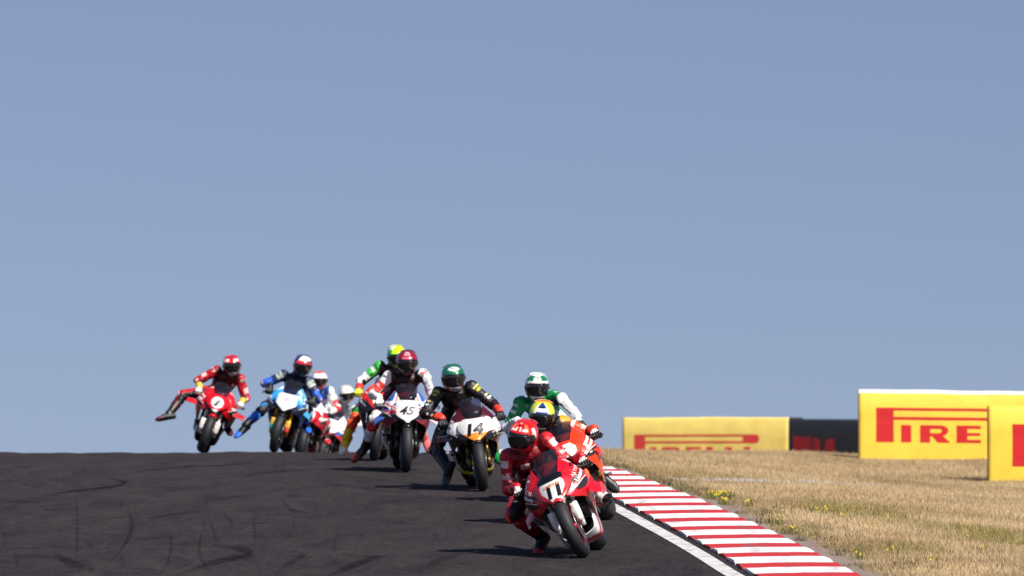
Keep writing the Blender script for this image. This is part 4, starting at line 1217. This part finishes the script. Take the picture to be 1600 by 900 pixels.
    for _ in range(16):
        pn = rr.choice(('uarm_l', 'uarm_r', 'farm_l', 'farm_r', 'thigh_l', 'thigh_r', 'torso', 'torso')); t0 = rr.uniform(.08, .85); p0 = rr.uniform(-75, 60)
        K['patch'].append((pn, t0, t0 + rr.uniform(.05, .11), p0, p0 + rr.uniform(14, 34), rr.choice(acc)))
    cols = np.zeros((len(pts), 3)); tcn = (hmid + smid) / 2
    for i, (nm, a_, b_, ra, rb) in enumerate(bones):
        sel = np.where(bid == i)[0]; ax = (b_ - a_).normalized(); mid = (a_ + b_) / 2
        if nm == 'torso': od = -back
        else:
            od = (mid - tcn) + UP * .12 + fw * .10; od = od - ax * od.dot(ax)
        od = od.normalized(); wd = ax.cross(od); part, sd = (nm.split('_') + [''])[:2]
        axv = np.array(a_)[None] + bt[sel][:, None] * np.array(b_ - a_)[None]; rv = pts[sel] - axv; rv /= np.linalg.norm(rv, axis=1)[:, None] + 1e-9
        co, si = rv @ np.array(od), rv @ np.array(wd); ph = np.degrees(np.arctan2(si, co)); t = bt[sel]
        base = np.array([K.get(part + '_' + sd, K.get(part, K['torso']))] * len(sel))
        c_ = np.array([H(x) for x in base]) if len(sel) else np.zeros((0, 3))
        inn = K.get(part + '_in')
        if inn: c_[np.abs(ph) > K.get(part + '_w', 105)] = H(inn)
        for (pn, t0, t1, p0, p1, hexc) in K['patch']:
            if pn == part or pn == nm:
                k = (t >= t0) & (t <= t1) & (ph >= p0) & (ph <= p1); c_[k] = H(hexc)
        if part == 'farm': c_[t > .70] = H(spec['glove'][0])
        cols[sel] = c_
    set_cols(me, cols)
    nr = np.empty(len(pts) * 3, 'f'); me.vertices.foreach_get('normal', nr); nr = nr.reshape(-1, 3)
    amp = np.zeros(len(pts)); jn = np.zeros(len(pts))
    for i, (nm, a_, b_, ra, rb) in enumerate(bones):
        k = bid == i; L_ = (b_ - a_).length; t = bt[k]
        if nm.split('_')[0] in ('uarm', 'farm', 'thigh', 'shin'):
            e1 = np.exp(-((t - 1) * L_ / .10) ** 2) if nm[0] in 'ut' else np.exp(-(t * L_ / .10) ** 2)
            jn[k] = e1; amp[k] = np.sin(t * L_ * 190 + 2 * np.sin(pts[k][:, 0] * 30)) * .0045 * e1
    w3 = vnoise3(pts, 16.) - .5; w4 = vnoise3(pts + 7.7, 34.) - .5
    amp += w3 * .016 + w4 * .007
    me.vertices.foreach_set('co', (mesh_np(me) + nr * amp[:, None]).astype('f').ravel()); me.update()
    link('body', me, root)
    # ---------------- helmet
    hf = (fw * 1. ); yaw_, pit, rol = spec.get('hrot', (0, 0, 0))
    base_up = (UP * .75 + up * .25).normalized()
    R3 = rot_frame(Vector((fw.x, fw.y, 0)), UP)
    R3 = R3 @ Matrix.Rotation(math.radians(yaw_), 3, 'Z') @ Matrix.Rotation(math.radians(pit), 3, 'Y') @ Matrix.Rotation(math.radians(rol), 3, 'X')
    hv, hfc, ae = HGRID
    HMX = Matrix.Translation(inv @ head) @ R3.to_4x4() @ Matrix.Scale(spec.get('hs', 1.), 4)
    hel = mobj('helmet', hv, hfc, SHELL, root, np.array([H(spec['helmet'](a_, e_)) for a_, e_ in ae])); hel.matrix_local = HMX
    vis = mobj('visor', VISV[0], VISV[1], VISOR, hel, solidify=.003)
    for s in (1, -1):
        q = helmet_pt(math.radians(72 * s), math.radians(2), 1.0); tv, tf = tube([(q[0], q[1] - s * .004, q[2]), (q[0], q[1] + s * .008, q[2])], [.022, .019], 14)
        mobj('visor_pivot', tv, tf, BLACK, hel, smooth=False)
    q = helmet_pt(0, math.radians(-38), 1.0); tv, tf = box((q[0], 0, q[2]), (.014, .07, .016)); mobj('chin_vent', tv, tf, BLACK, hel, smooth=False)
    q = helmet_pt(0, math.radians(60), 1.0); tv, tf = box((q[0], 0, q[2]), (.05, .05, .008)); mobj('brow_vent', tv, tf, ink(spec['helmet'](0, 60), .3), hel, smooth=False)
    rsv, rsf = surf([[helmet_pt(math.radians(180 + u), math.radians(52), 1.02) for u in (-55, -25, 0, 25, 55)], [tuple(np.array(helmet_pt(math.radians(180 + u), math.radians(35), 1.06)) + np.array((-.02, 0, 0))) for u in (-50, -25, 0, 25, 50)]], 14, 6)
    mobj('spoiler', rsv, rsf, SHELL, hel, np.array([H(spec['helmet'](180, 60))] * len(rsv)), solidify=.006)
    # ---------------- gloves
    for sd in ('l', 'r'):
        g, xd, gy, zd = hands[sd]; gm = GLOVE.copy(); co = mesh_np(gm).copy()
        cuff, palm, knk = spec['glove']
        set_cols(gm, np.array([H(cuff) if p[0] < -.10 else (H(knk) if p[2] > .044 else H(palm)) for p in co])); gm.materials.append(LEATHER)
        # thumb lies on the inner side: y of the prototype points inward
        yy = gy if sd == 'l' else -gy
        Rm = Matrix((xd, yy, zd)).transposed().to_4x4()
        o = link('glove', gm, root); o.matrix_local = inv @ (Matrix.Translation(g) @ Rm)
    # ---------------- boots and knee sliders
    for sd in ('l', 'r'):
        kn, an, to = feet[sd]; bm_, a_, sh_, ft, sole, top = boot_mesh(kn, an, to, up)
        co = mesh_np(bm_).copy(); bm_.transform(inv); c1, c2, c3 = spec['boot' + sd] if 'boot' + sd in spec else spec['boot']
        cl = []
        for p in co:
            p = Vector(p) - a_; hs, fs, ss = p.dot(sh_), p.dot(ft), p.dot(sole)
            cl.append(H('#0c0c0e') if ss > .092 else H(c3) if fs > .15 else H(c1) if hs > .10 else H(c2))
        set_cols(bm_, np.array(cl)); bm_.materials.append(BOOTM); link('boot', bm_, root)
        s = -1 if sd == 'l' else 1
        outw = (lf * s + (kn - (hl if sd == 'l' else hr)).normalized() * .5).normalized()
        sv_, sf_ = [], []; pc = kn + outw * .068; ax3 = rot_frame(outw, UP if abs(outw.z) < .9 else fw)
        ellipsoid(pc, (Vector(ax3.col[1]), Vector(ax3.col[2]), outw), (.042, .055, .022), sv_, sf_, 14, 8)
        o = mobj('knee_slider', [tuple(inv @ Vector(q)) for q in sv_], sf_, ink(spec.get('slider', '#18181a'), .6), root)
    for nm in ('el', 'er', 'wl', 'wr'): pass
    print('RIDER', key, 'arm', [round((J['e' + s_] - sh).length, 2) for s_, sh in (('l', shl), ('r', shr))], [round((J['w' + s_] - J['e' + s_]).length, 2) for s_ in 'lr'],
          'leg', [(round((feet[s_][0] - h_).length, 2), round((feet[s_][1] - feet[s_][0]).length, 2)) for s_, h_ in (('l', hl), ('r', hr))], 'torso', round(tl, 2),
          'hand px', [tuple(round(x) for x in proj(hands[s_][0])) for s_ in 'lr'], 'hip', tuple(round(x) for x in proj(hmid)), 'knee', [tuple(round(x) for x in proj(feet[s_][0])) for s_ in 'lr'])
    return root
# ---- helmets
def around_visor(a, e): return abs(a) < 76 and -26 < e < 25 - .0009 * a * a * 1.2
def hel_lead(a, e):
    if around_visor(a, e): return BLK
    if e > 34 and abs(a) < 14 and e < 72: return '#f0e8e4' if int((a + 40) / 5) % 2 else '#d4140f'
    if 33 < e < 40 and abs(a) < 34: return '#f2e4de'
    if abs(a) > 60 and -5 < e < 45 and abs(a) < 90: return '#f2e6e0'
    if abs(abs(a) - 35) < 9 and 28 < e < 62: return '#f4713c'
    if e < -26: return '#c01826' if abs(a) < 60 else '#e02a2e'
    return '#d4140f'
def hel_or(a, e):
    if around_visor(a, e): return BLK
    if e > 27 and abs(a) < 24: return '#1d3a78' if e < 34 else ('#e8eef4' if e < 48 else '#22406e')
    if e > 27 and abs(a) < 34: return '#eceee8'
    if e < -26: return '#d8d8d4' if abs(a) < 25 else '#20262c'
    return '#d2dc10' if abs(a) < 125 else '#f0a020'
def hel_gr(a, e):
    if around_visor(a, e): return BLK
    if 25 < e < 33 and abs(a) < 90: return '#dcdcd8'
    if e > 33:
        if 22 < abs(a) < 75 and e < 62: return '#0c7444'
        if abs(a) < 16 and 40 < e < 52 and int(a * .3) % 2 == 0: return '#58706a'
        return '#eceeea'
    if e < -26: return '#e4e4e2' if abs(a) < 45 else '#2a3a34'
    return '#0e7a48' if abs(a) > 75 else '#e8e8e4'
def hel_14(a, e):
    if around_visor(a, e): return BLK
    if ((a / 38) ** 2 + ((e - 50) / 12) ** 2) < 1: return '#e6eae8'
    if e < -24: return '#f07828' if 30 < abs(a) < 70 else '#d4d8da'
    if abs(a) > 78 and e < 30: return '#e8eaea'
    return '#0b6a48'
def hel_45(a, e):
    if around_visor(a, e): return BLK
    if e > 42 and abs(a) < 22 and e < 70: return '#e8b0b8'
    if 26 < e < 36 and abs(a) < 28: return '#d06070'
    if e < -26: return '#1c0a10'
    return '#8c1226' if abs(a) < 70 else '#5a0c1a'
def hel_6(a, e):
    if around_visor(a, e): return BLK
    if e > 30 and a > -30: return '#e0ee10'
    if e > 50: return '#f0f0e6'
    return '#38b43c' if a < 30 else '#d8e81c'
def hel_bl(a, e):
    if around_visor(a, e):
        return '#e02c34' if e > 14 else BLK
    if 24 < e < 37 and abs(a) < 40: return '#e0323a'
    if e > 36 and -30 < a < 95: return '#eef0f2'
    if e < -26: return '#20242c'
    return '#1a2c5a' if a < 95 else '#26396a'
def hel_1(a, e):
    if around_visor(a, e): return BLK
    if 30 < e < 48 and abs(a) < 60 and (abs(a) > 12): return '#f6d8d0'
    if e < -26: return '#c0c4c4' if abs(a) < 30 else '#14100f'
    return '#d01412'
def hel_rw(a, e):
    if around_visor(a, e) and e < 12: return BLK
    if e > 55: return '#f05030'
    return '#eeeae6' if e > -26 else '#d8303a'
def hel_wh(a, e):
    if around_visor(a, e) and e < 18: return '#15161a'
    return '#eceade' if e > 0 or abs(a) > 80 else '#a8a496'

LBLK = '#0d0d10'
GR = 'riders in race leathers'
# ---- lead rider
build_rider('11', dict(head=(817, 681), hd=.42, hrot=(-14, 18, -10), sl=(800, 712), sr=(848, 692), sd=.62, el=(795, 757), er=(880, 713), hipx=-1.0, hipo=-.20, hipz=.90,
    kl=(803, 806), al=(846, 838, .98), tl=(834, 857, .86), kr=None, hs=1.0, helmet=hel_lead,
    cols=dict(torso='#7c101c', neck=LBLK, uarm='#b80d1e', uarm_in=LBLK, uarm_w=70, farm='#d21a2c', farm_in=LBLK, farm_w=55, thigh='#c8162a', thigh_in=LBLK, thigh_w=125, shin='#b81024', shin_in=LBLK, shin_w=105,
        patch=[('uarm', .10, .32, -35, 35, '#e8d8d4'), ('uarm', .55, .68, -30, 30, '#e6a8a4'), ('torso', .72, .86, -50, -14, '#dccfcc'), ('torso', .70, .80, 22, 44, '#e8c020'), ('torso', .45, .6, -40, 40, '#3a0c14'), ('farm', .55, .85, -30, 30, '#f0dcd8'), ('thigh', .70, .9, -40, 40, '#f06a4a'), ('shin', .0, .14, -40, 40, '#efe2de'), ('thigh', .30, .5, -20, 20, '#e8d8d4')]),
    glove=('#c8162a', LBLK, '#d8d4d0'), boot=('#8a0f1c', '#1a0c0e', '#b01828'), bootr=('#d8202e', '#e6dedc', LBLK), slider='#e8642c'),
    'rider in red and black leathers and red helmet hanging off the leading bike, knee out', GR)
# ---- orange rider
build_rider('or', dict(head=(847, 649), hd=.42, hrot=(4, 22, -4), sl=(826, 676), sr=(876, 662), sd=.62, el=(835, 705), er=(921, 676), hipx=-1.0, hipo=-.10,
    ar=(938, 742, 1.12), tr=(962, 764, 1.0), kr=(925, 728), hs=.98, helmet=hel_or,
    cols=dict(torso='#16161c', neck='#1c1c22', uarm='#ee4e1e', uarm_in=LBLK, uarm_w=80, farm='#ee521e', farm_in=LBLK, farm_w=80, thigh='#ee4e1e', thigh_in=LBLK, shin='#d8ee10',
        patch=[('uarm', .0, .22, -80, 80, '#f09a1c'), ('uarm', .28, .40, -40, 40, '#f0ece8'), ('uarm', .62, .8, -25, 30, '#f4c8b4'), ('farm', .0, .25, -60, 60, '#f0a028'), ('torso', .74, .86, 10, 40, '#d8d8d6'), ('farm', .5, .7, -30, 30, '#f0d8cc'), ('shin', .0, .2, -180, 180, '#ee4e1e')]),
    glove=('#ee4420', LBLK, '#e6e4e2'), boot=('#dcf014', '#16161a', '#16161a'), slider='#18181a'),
    'rider in orange and black leathers, yellow helmet, neon yellow boot, just behind the leader', GR)
# ---- green and white rider
build_rider('gr', dict(head=(839, 604), hd=.42, hrot=(2, 14, 0), sl=(817, 630), sr=(864, 622), sd=.60, el=(806, 646), er=(888, 634), hipx=-1.02, hipo=0, hs=1.0, helmet=hel_gr, al=(800, 775, 1.0), tl=(797, 790, .9), kl=(800, 738),
    cols=dict(torso='#0d8a48', neck=LBLK, uarm='#0f8c4a', uarm_in=LBLK, uarm_w=110, farm='#eef0ee', farm_in=LBLK, farm_w=75, thigh='#0f7c44', shin='#e8e8e6',
        patch=[('uarm', .34, .46, -40, 40, '#d8e6d0'), ('uarm', .9, 1., -75, 75, '#eef0ee'), ('uarm', .12, .2, -30, 30, '#c8dcd0'), ('torso', .6, .7, -40, 40, '#1a3a2c')]),
    glove=('#f0f0ee', '#20302a', '#d8e0dc'), boot=('#e8e8e6', '#14181a', '#0f7c44')),
    'rider in green and white leathers and helmet sitting tall behind the two leaders', GR)
# ---- fourteen
build_rider('14', dict(head=(708, 590), hd=.44, hrot=(4, 13, 4), sl=(690, 614), sr=(733, 607), sd=.62, sw=.19, el=(672, 641), er=(762, 626), hipx=-1.02, hipo=-.10, hs=1.03, helmet=hel_14,
    kl=(680, 703), al=(699, 731, .62), tl=(690, 752, .55), ar=(772, 707, 1.02), tr=(782, 713, .84),
    cols=dict(torso='#0e0d11', neck=LBLK, uarm='#101014', farm='#141015', farm_in='#2c1018', farm_w=60, thigh='#2a1018', thigh_in=LBLK, shin='#101014',
        patch=[('uarm', .06, .14, -50, 50, '#c8cc60'), ('uarm', .20, .30, -40, 40, '#c8c020'), ('uarm', .24, .27, -20, 20, LBLK), ('uarm', .55, .62, -25, 25, '#d8c890'), ('uarm', .7, .8, -25, 25, '#c8d8e0'), ('torso', .74, .82, -22, 2, '#8a4a1c'), ('torso', .62, .70, -20, 24, '#5a5a60'), ('torso', .78, .86, 18, 34, '#8a96b8'), ('torso', .42, .48, -30, 10, '#9a8a20'),
               ('farm', .15, .5, -20, 20, '#4a1420'), ('farm', .25, .4, -8, 8, '#d8d8d8'), ('thigh', .5, .66, -25, 25, '#b8b0b4'), ('thigh', .86, 1., -70, 70, '#8a8c90'), ('farm', .55, .62, -30, 30, '#d8d020')]),
    glove=('#f0402c', LBLK, '#2a2a2e'), boot=('#101014', '#121216', '#0e4a50'), bootr=('#c8cc20', '#107838', '#107838'), slider='#3a3c40'),
    'rider in black leathers and green helmet with one leg hanging down beside bike number 14', GR)
# ---- forty-five
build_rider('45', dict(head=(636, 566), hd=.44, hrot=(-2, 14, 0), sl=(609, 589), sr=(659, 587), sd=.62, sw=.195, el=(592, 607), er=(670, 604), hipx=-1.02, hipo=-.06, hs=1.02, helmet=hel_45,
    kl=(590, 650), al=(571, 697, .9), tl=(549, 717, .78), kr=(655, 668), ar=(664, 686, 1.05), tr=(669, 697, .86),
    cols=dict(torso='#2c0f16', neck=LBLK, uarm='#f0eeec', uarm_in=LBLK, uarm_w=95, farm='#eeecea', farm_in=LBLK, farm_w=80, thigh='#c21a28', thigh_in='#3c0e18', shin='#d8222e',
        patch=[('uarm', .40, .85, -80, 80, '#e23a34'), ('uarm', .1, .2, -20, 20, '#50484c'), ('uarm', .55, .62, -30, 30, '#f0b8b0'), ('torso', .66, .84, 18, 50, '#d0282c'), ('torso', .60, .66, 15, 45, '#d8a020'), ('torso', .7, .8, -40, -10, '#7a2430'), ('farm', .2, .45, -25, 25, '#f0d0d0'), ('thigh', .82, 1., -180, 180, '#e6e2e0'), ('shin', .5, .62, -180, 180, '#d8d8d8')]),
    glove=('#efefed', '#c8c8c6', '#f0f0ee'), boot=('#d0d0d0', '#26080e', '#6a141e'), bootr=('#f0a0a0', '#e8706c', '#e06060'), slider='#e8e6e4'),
    'rider in white and red leathers and dark red helmet on the number 45 bike', GR)
# ---- green helmet behind
build_rider('r6', dict(head=(620, 557), hd=.44, hrot=(8, 16, 6), sl=(592, 573), sr=(638, 580), sd=.62, el=(565, 595), er=(630, 605), hipx=-1.02, hipo=.06, hs=.98, helmet=hel_6,
    kl=(553, 647), al=(541, 683, .75), tl=(531, 699, .65),
    cols=dict(torso='#141418', neck=LBLK, uarm='#3cb848', uarm_in=LBLK, uarm_w=90, farm='#f0f0ee', farm_in=LBLK, farm_w=85, thigh='#8c1620', thigh_in=LBLK, shin='#e04a1c',
        patch=[('uarm', .22, .36, -60, 60, '#dce8d8'), ('uarm', .6, 1., -85, 85, '#eef2ec'), ('torso', .7, .9, -60, 0, '#3cb848'), ('thigh', .84, 1., -180, 180, '#2ca040'), ('shin', 0, .15, -180, 180, '#2ca040')]),
    glove=('#e03a30', '#d8d020', '#c8d840'), boot=('#e4501e', '#f0c818', '#eceadc'), slider='#38c048'),
    'rider in green, white and black leathers with lime helmet, arm bent out, behind number 45', GR)
# ---- blue
build_rider('bl', dict(head=(473, 571), hd=.46, hrot=(6, 14, -6), sl=(441, 586), sr=(484, 597), sd=.66, el=(417, 598), er=(492, 615), hipx=-1.04, hipo=.0, hs=1.05, helmet=hel_bl,
    kl=(399, 632), al=(384, 664, .62), tl=(368, 675, .5),
    cols=dict(torso='#15203c', neck=LBLK, uarm='#1c2c58', uarm_in=LBLK, uarm_w=120, farm='#2458c0', farm_in=LBLK, farm_w=95, thigh='#14182a', shin='#14161e',
        patch=[('uarm', .05, .35, -70, 70, '#b8c4b8'), ('uarm', .2, .28, -30, 30, '#5a8c60'), ('uarm', .6, 1., -95, 95, '#2a62cc'), ('farm', .0, .3, -60, 60, '#2a62cc'), ('farm', .05, .22, -25, 25, '#d8a8b8'), ('torso', .75, .9, -60, -10, '#8a9098'), ('torso', .7, .8, 30, 50, '#b89020'), ('thigh', .62, .86, -70, 70, '#a8b4a8'), ('thigh', .86, 1., -60, 60, '#c0c8d4'), ('shin', .42, .58, -180, 180, '#2a6ad8')]),
    glove=('#16161c', '#121216', '#3a3c42'), boot=('#2c6cdc', '#15171e', '#2468d4'), slider='#b8c0cc'),
    'rider in blue and black leathers, white and blue helmet, one leg stuck out', GR)
# ---- one
build_rider('1', dict(head=(362, 571), hd=.46, hrot=(2, 12, 4), sl=(339, 580), sr=(374, 592), sd=.64, el=(314, 592), er=(381, 612), hipx=-1.04, hipo=-.05, hs=1.03, helmet=hel_1,
    kl=(281, 617), al=(265, 646, .72), tl=(241, 649, .62),
    cols=dict(torso='#4a0b14', neck=LBLK, uarm='#b80e1e', uarm_in=LBLK, uarm_w=95, farm='#d01c2a', farm_in=LBLK, farm_w=60, thigh='#be1020', thigh_in=LBLK, thigh_w=150, shin='#7c1420', shin_in=LBLK, shin_w=90,  # torso colour darkened to paint in the shadow on the red chest
        patch=[('uarm', .04, .17, -45, 45, '#e2d8d6'), ('uarm', .07, .13, -20, 20, '#141416'), ('uarm', .5, .75, -40, 40, '#f0c8c4'), ('farm', .2, .5, -40, 40, '#f0d8d4'), ('thigh', .45, .7, -30, 40, '#f0c4c0'), ('thigh', .84, 1., -40, 70, '#d8ccca'), ('farm', .75, .9, -60, 60, '#e8b020')]),
    glove=('#e6c23a', '#c8c4c0', '#e6e4e2'), boot=('#3c0c16', '#0d0d10', '#4a1018'), slider='#c8c4c4'),
    'rider in red leathers and red helmet kicking one leg far out at the far left', GR)
# ---- red and white helmet
build_rider('rw', dict(head=(499, 594), hd=.46, hrot=(4, 10, 0), sl=(480, 609), sr=(513, 612), sd=.62, el=(470, 625), er=(523, 630), hipx=-1.03, hs=1.0, helmet=hel_rw,
    cols=dict(torso='#28529c', neck=LBLK, uarm='#f0efec', uarm_in='#2a50a0', farm='#d8323c', thigh='#eceae8', shin='#2a50a0',
        patch=[('uarm', .5, .8, -60, 60, '#d8323c'), ('torso', .75, .95, -180, 180, '#2c5cb4'), ('torso', .55, .66, -40, 40, '#e8b8c8')]),
    glove=('#e8e6e4', '#1a1a20', '#c8c6c4'), boot=('#e8e8e6', '#1a1a1e', '#c82a34')),
    'rider in blue, white and red leathers, white helmet with red crown, tucked behind blue rider', GR)
# ---- white helmet
build_rider('wh', dict(head=(542, 616), hd=.48, hrot=(10, 14, 8), sl=(519, 628), sr=(549, 640), sd=.66, el=(508, 640), er=(560, 655), hipx=-1.04, hs=1.0, helmet=hel_wh,
    cols=dict(torso='#82868e', neck='#2a2c30', uarm='#eceae8', uarm_in='#5a5e66', farm='#e6e6e4', thigh='#d8d8d6', shin='#3a3c44',
        patch=[('uarm', .3, .5, -60, 60, '#d8a0a8'), ('torso', .3, .7, -60, 60, '#4a5060')]),
    glove=('#d8d8d6', '#3a3c42', '#c8c8c6'), boot=('#e8e8e6', '#2a2c32', '#d83a30')),
    'rearmost rider in white and grey leathers with cream white helmet', GR)

# ================================================================== GRASS
def vnoise(x, y, s, seed):
    r = np.random.default_rng(seed); T = r.random((64, 64)); u, v_ = x * s, y * s
    i, j = np.floor(u).astype(int), np.floor(v_).astype(int); fu, fv = u - i, v_ - j; fu = fu * fu * (3 - 2 * fu); fv = fv * fv * (3 - 2 * fv)
    g = lambda a, b_: T[a % 64, b_ % 64]
    return (g(i, j) * (1 - fu) + g(i + 1, j) * fu) * (1 - fv) + (g(i, j + 1) * (1 - fu) + g(i + 1, j + 1) * fu) * fv
def scatter(n, d0, d1):
    d = rng.uniform(d0, d1, n); x1 = d * .0905 + 2.4; x0 = kerb_out(d) + .04; x = x0 + (x1 - x0) * rng.random(n)
    return x, d
n_bl = 760000
xa, da = scatter(n_bl, 45, 126)
off = xa - kerb_out(da); patch = vnoise(xa, da * .5, .9, 1) * .55 + vnoise(xa, da * .6, 2.7, 2) * .3 + vnoise(xa, da, 7., 3) * .15
keep = (rng.random(n_bl) < np.clip((off - .10) / .45, .06, 1) * np.clip(.35 + 1.3 * patch, .3, 1))
xa, da, off, patch = xa[keep], da[keep], off[keep], patch[keep]; n_bl = len(xa)
za = zg(xa, da)
# the pale mown or painted strip that crosses the grass
LX = np.array([P(px, py, d_).x for px, py, d_ in ((1035, 749, 81.5), (1200, 746, 85.), (1300, 744, 88.), (1440, 746, 93.))]); LD = np.array([81.5, 85., 88., 93.])
dl = np.interp(xa, LX, LD); online = (np.abs(da - dl) < .5 + .3 * vnoise(xa, da, 1.7, 9)) & (xa > LX[0] - .1) & (xa < LX[-1] + .2) & (rng.random(n_bl) < .9 * vnoise(xa, da, 2.2, 12) * np.clip((LX[-1] + .3 - xa) / 2., 0, 1))
h = (.022 + .058 * patch ** 1.5 + .026 * rng.random(n_bl)) * np.clip(.4 + off * .45, .4, 1.1); h[online] *= .8
front = (da < dl) & (da > dl - 3.2) & (xa > LX[0] - .1) & (xa < LX[-1] + .2); h[front & ~online] *= .38 + .35 * rng.random((front & ~online).sum())
tall = rng.random(n_bl) < .035; h[tall] *= 1.6
wd = .005 + .004 * rng.random(n_bl); an = rng.uniform(0, 2 * math.pi, n_bl); ln = .25 + .55 * rng.random(n_bl); la = rng.uniform(0, 2 * math.pi, n_bl)
VB = np.empty((n_bl, 3, 3)); ca, sa = np.cos(an) * wd, np.sin(an) * wd
VB[:, 0] = np.stack([xa - ca, da - sa, za - .02], 1); VB[:, 1] = np.stack([xa + ca, da + sa, za - .02], 1)
VB[:, 2] = np.stack([xa + np.cos(la) * h * ln, da + np.sin(la) * h * ln, za + h], 1)
tone = np.clip((vnoise(xa, da * .35, .55, 4) * .55 + vnoise(xa, da * .5, 1.9, 5) * .45 - .5) * 1.5 + .5 + rng.normal(0, .20, n_bl), 0, 1)
straw, brown, olive = np.array((.68, .52, .30)), np.array((.38, .265, .145)), np.array((.31, .265, .085))
cb_ = straw[None] * tone[:, None] + brown[None] * (1 - tone[:, None])
gm_ = np.clip((vnoise(xa, da * .4, .8, 6) - .52) * 3.2, 0, 1) * (rng.random(n_bl) < .75) * np.clip(1.25 - (da - 62) / 26, 0.1, 1)
cb_ = cb_ * (1 - gm_[:, None]) + olive[None] * gm_[:, None]
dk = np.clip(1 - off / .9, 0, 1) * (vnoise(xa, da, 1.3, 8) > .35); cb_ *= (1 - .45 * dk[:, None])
cb_[online] = np.array((.62, .60, .55))
me = bpy.data.meshes.new('dry_grass'); me.vertices.add(n_bl * 3); me.loops.add(n_bl * 3); me.polygons.add(n_bl)
me.vertices.foreach_set('co', VB.astype('f').ravel()); me.loops.foreach_set('vertex_index', np.arange(n_bl * 3, dtype='i'))
me.polygons.foreach_set('loop_start', np.arange(0, n_bl * 3, 3, dtype='i')); me.update()
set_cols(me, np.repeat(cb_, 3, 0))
m, n, b = new_mat('dry_grass_blades')
a_ = node(n, 'ShaderNodeAttribute', attribute_name='Col'); n.links.new(a_.outputs['Color'], b.inputs['Base Color']); b.inputs['Roughness'].default_value = .75; b.inputs['Specular IOR Level'].default_value = .2
tl_ = node(n, 'ShaderNodeBsdfTranslucent'); n.links.new(a_.outputs['Color'], tl_.inputs[0]); ms = node(n, 'ShaderNodeMixShader'); ms.inputs[0].default_value = .25; out = n.nodes['Material Output']
n.links.new(b.outputs[0], ms.inputs[1]); n.links.new(tl_.outputs[0], ms.inputs[2]); n.links.new(ms.outputs[0], out.inputs[0])
me.materials.append(m); GRASSM = m
grass = link('dry_grass', me); grass['kind'] = 'stuff'; grass['label'] = 'dry straw coloured grass growing beside the kerb'; grass['category'] = 'grass'

# ---- low dark weeds and yellow flowers along the kerb
def ground_at(px, py, d0=56, d1=112):
    best = None
    for d in np.linspace(d0, d1, 260):
        q = P(px, py, d); z = float(zg(q.x, d)[0])
        if q.z <= z: 
            return Vector((q.x, d, z))
    return None
fv, ff, fc = [], [], []; wv, wf, wc = [], [], []
def clump(c, rad, hgt, nb, colr, V_, F_, C_, wide=.007, depth=3.):
    for _ in range(nb):
        a = rng.uniform(0, 2 * math.pi); r = rad * math.sqrt(rng.random()); x, y = c.x + math.cos(a) * r, c.y + math.sin(a) * r * depth
        z = float(zg(x, y)[0]); hh = hgt * rng.uniform(.35, 1.); i0 = len(V_); t = rng.uniform(0, math.pi); w = wide * rng.uniform(.6, 1.4)
        dx, dy = math.cos(t) * w, math.sin(t) * w; lx, ly = rng.normal(0, .35) * hh, rng.normal(0, .35) * hh
        V_ += [(x - dx, y - dy, z - .01), (x + dx, y + dy, z - .01), (x + lx + dx * .5, y + ly, z + hh), (x + lx - dx * .5, y + ly, z + hh * .92)]
        F_.append((i0, i0 + 1, i0 + 2, i0 + 3)); k = rng.uniform(.7, 1.25); C_ += [tuple(np.array(colr) * k)] * 4
def florets(c, rad, hgt, nb, V_, F_, C_, depth=3.):
    for _ in range(nb):
        a = rng.uniform(0, 2 * math.pi); r = rad * math.sqrt(rng.random()); x, y = c.x + math.cos(a) * r, c.y + math.sin(a) * r * depth
        z = float(zg(x, y)[0]) + hgt * rng.uniform(.55, 1.); s_ = rng.uniform(.006, .011); i0 = len(V_)
        for k in range(6):
            t = k * math.pi / 3; V_.append((x + math.cos(t) * s_, y - .004 + math.sin(t) * s_ * .4, z + math.sin(t) * s_ * .9))
        F_.append(tuple(range(i0, i0 + 6))); g = rng.uniform(.8, 1.1); C_ += [(.66 * g, .50 * g, .03)] * 6
for px, py, rad, nb in ((1115, 782, .09, 30), (1128, 780, .13, 60), (1133, 790, .06, 22), (1170, 794, .06, 10), (1240, 838, .10, 14), (1212, 820, .07, 10), (1285, 808, .10, 16), (1298, 806, .06, 8), (1315, 815, .10, 12),
                        (1225, 799, .1, 8), (1342, 878, .05, 8), (1270, 802, .08, 6), (1265, 712, .12, 10), (1320, 702, .16, 24), (1505, 850, .06, 6), (1460, 884, .05, 8), (1533, 866, .05, 5), (1420, 818, .1, 7), (1395, 870, .06, 7), (1566, 795, .08, 6)):
    g = ground_at(px, py)
    if g is None: continue
    clump(g, rad * 1.2, .10, nb * 2, (.17, .17, .05), wv, wf, wc); florets(g, rad, .10, max(3, int(nb * .4)), fv, ff, fc)
for _ in range(95):
    d = rng.uniform(58, 92); x = float(kerb_out(d)) + .12 + abs(rng.normal(0, .32)); g = Vector((x, d, 0))
    clump(g, rng.uniform(.05, .16), rng.uniform(.035, .085), 34, (.19, .15, .08) if rng.random() < .65 else (.19, .18, .07), wv, wf, wc, .006, 2.)
o = mobj('weeds', wv, wf, GRASSM, None, np.array(wc), smooth=False); o['kind'] = 'stuff'; o['label'] = 'low dark weeds scattered along the outer edge of the kerb'; o['category'] = 'weeds'
o = mobj('yellow_wildflowers', fv, ff, GRASSM, None, np.array(fc), smooth=False); o['kind'] = 'stuff'; o['label'] = 'small yellow wildflowers in the grass beside the kerb'; o['category'] = 'flowers'
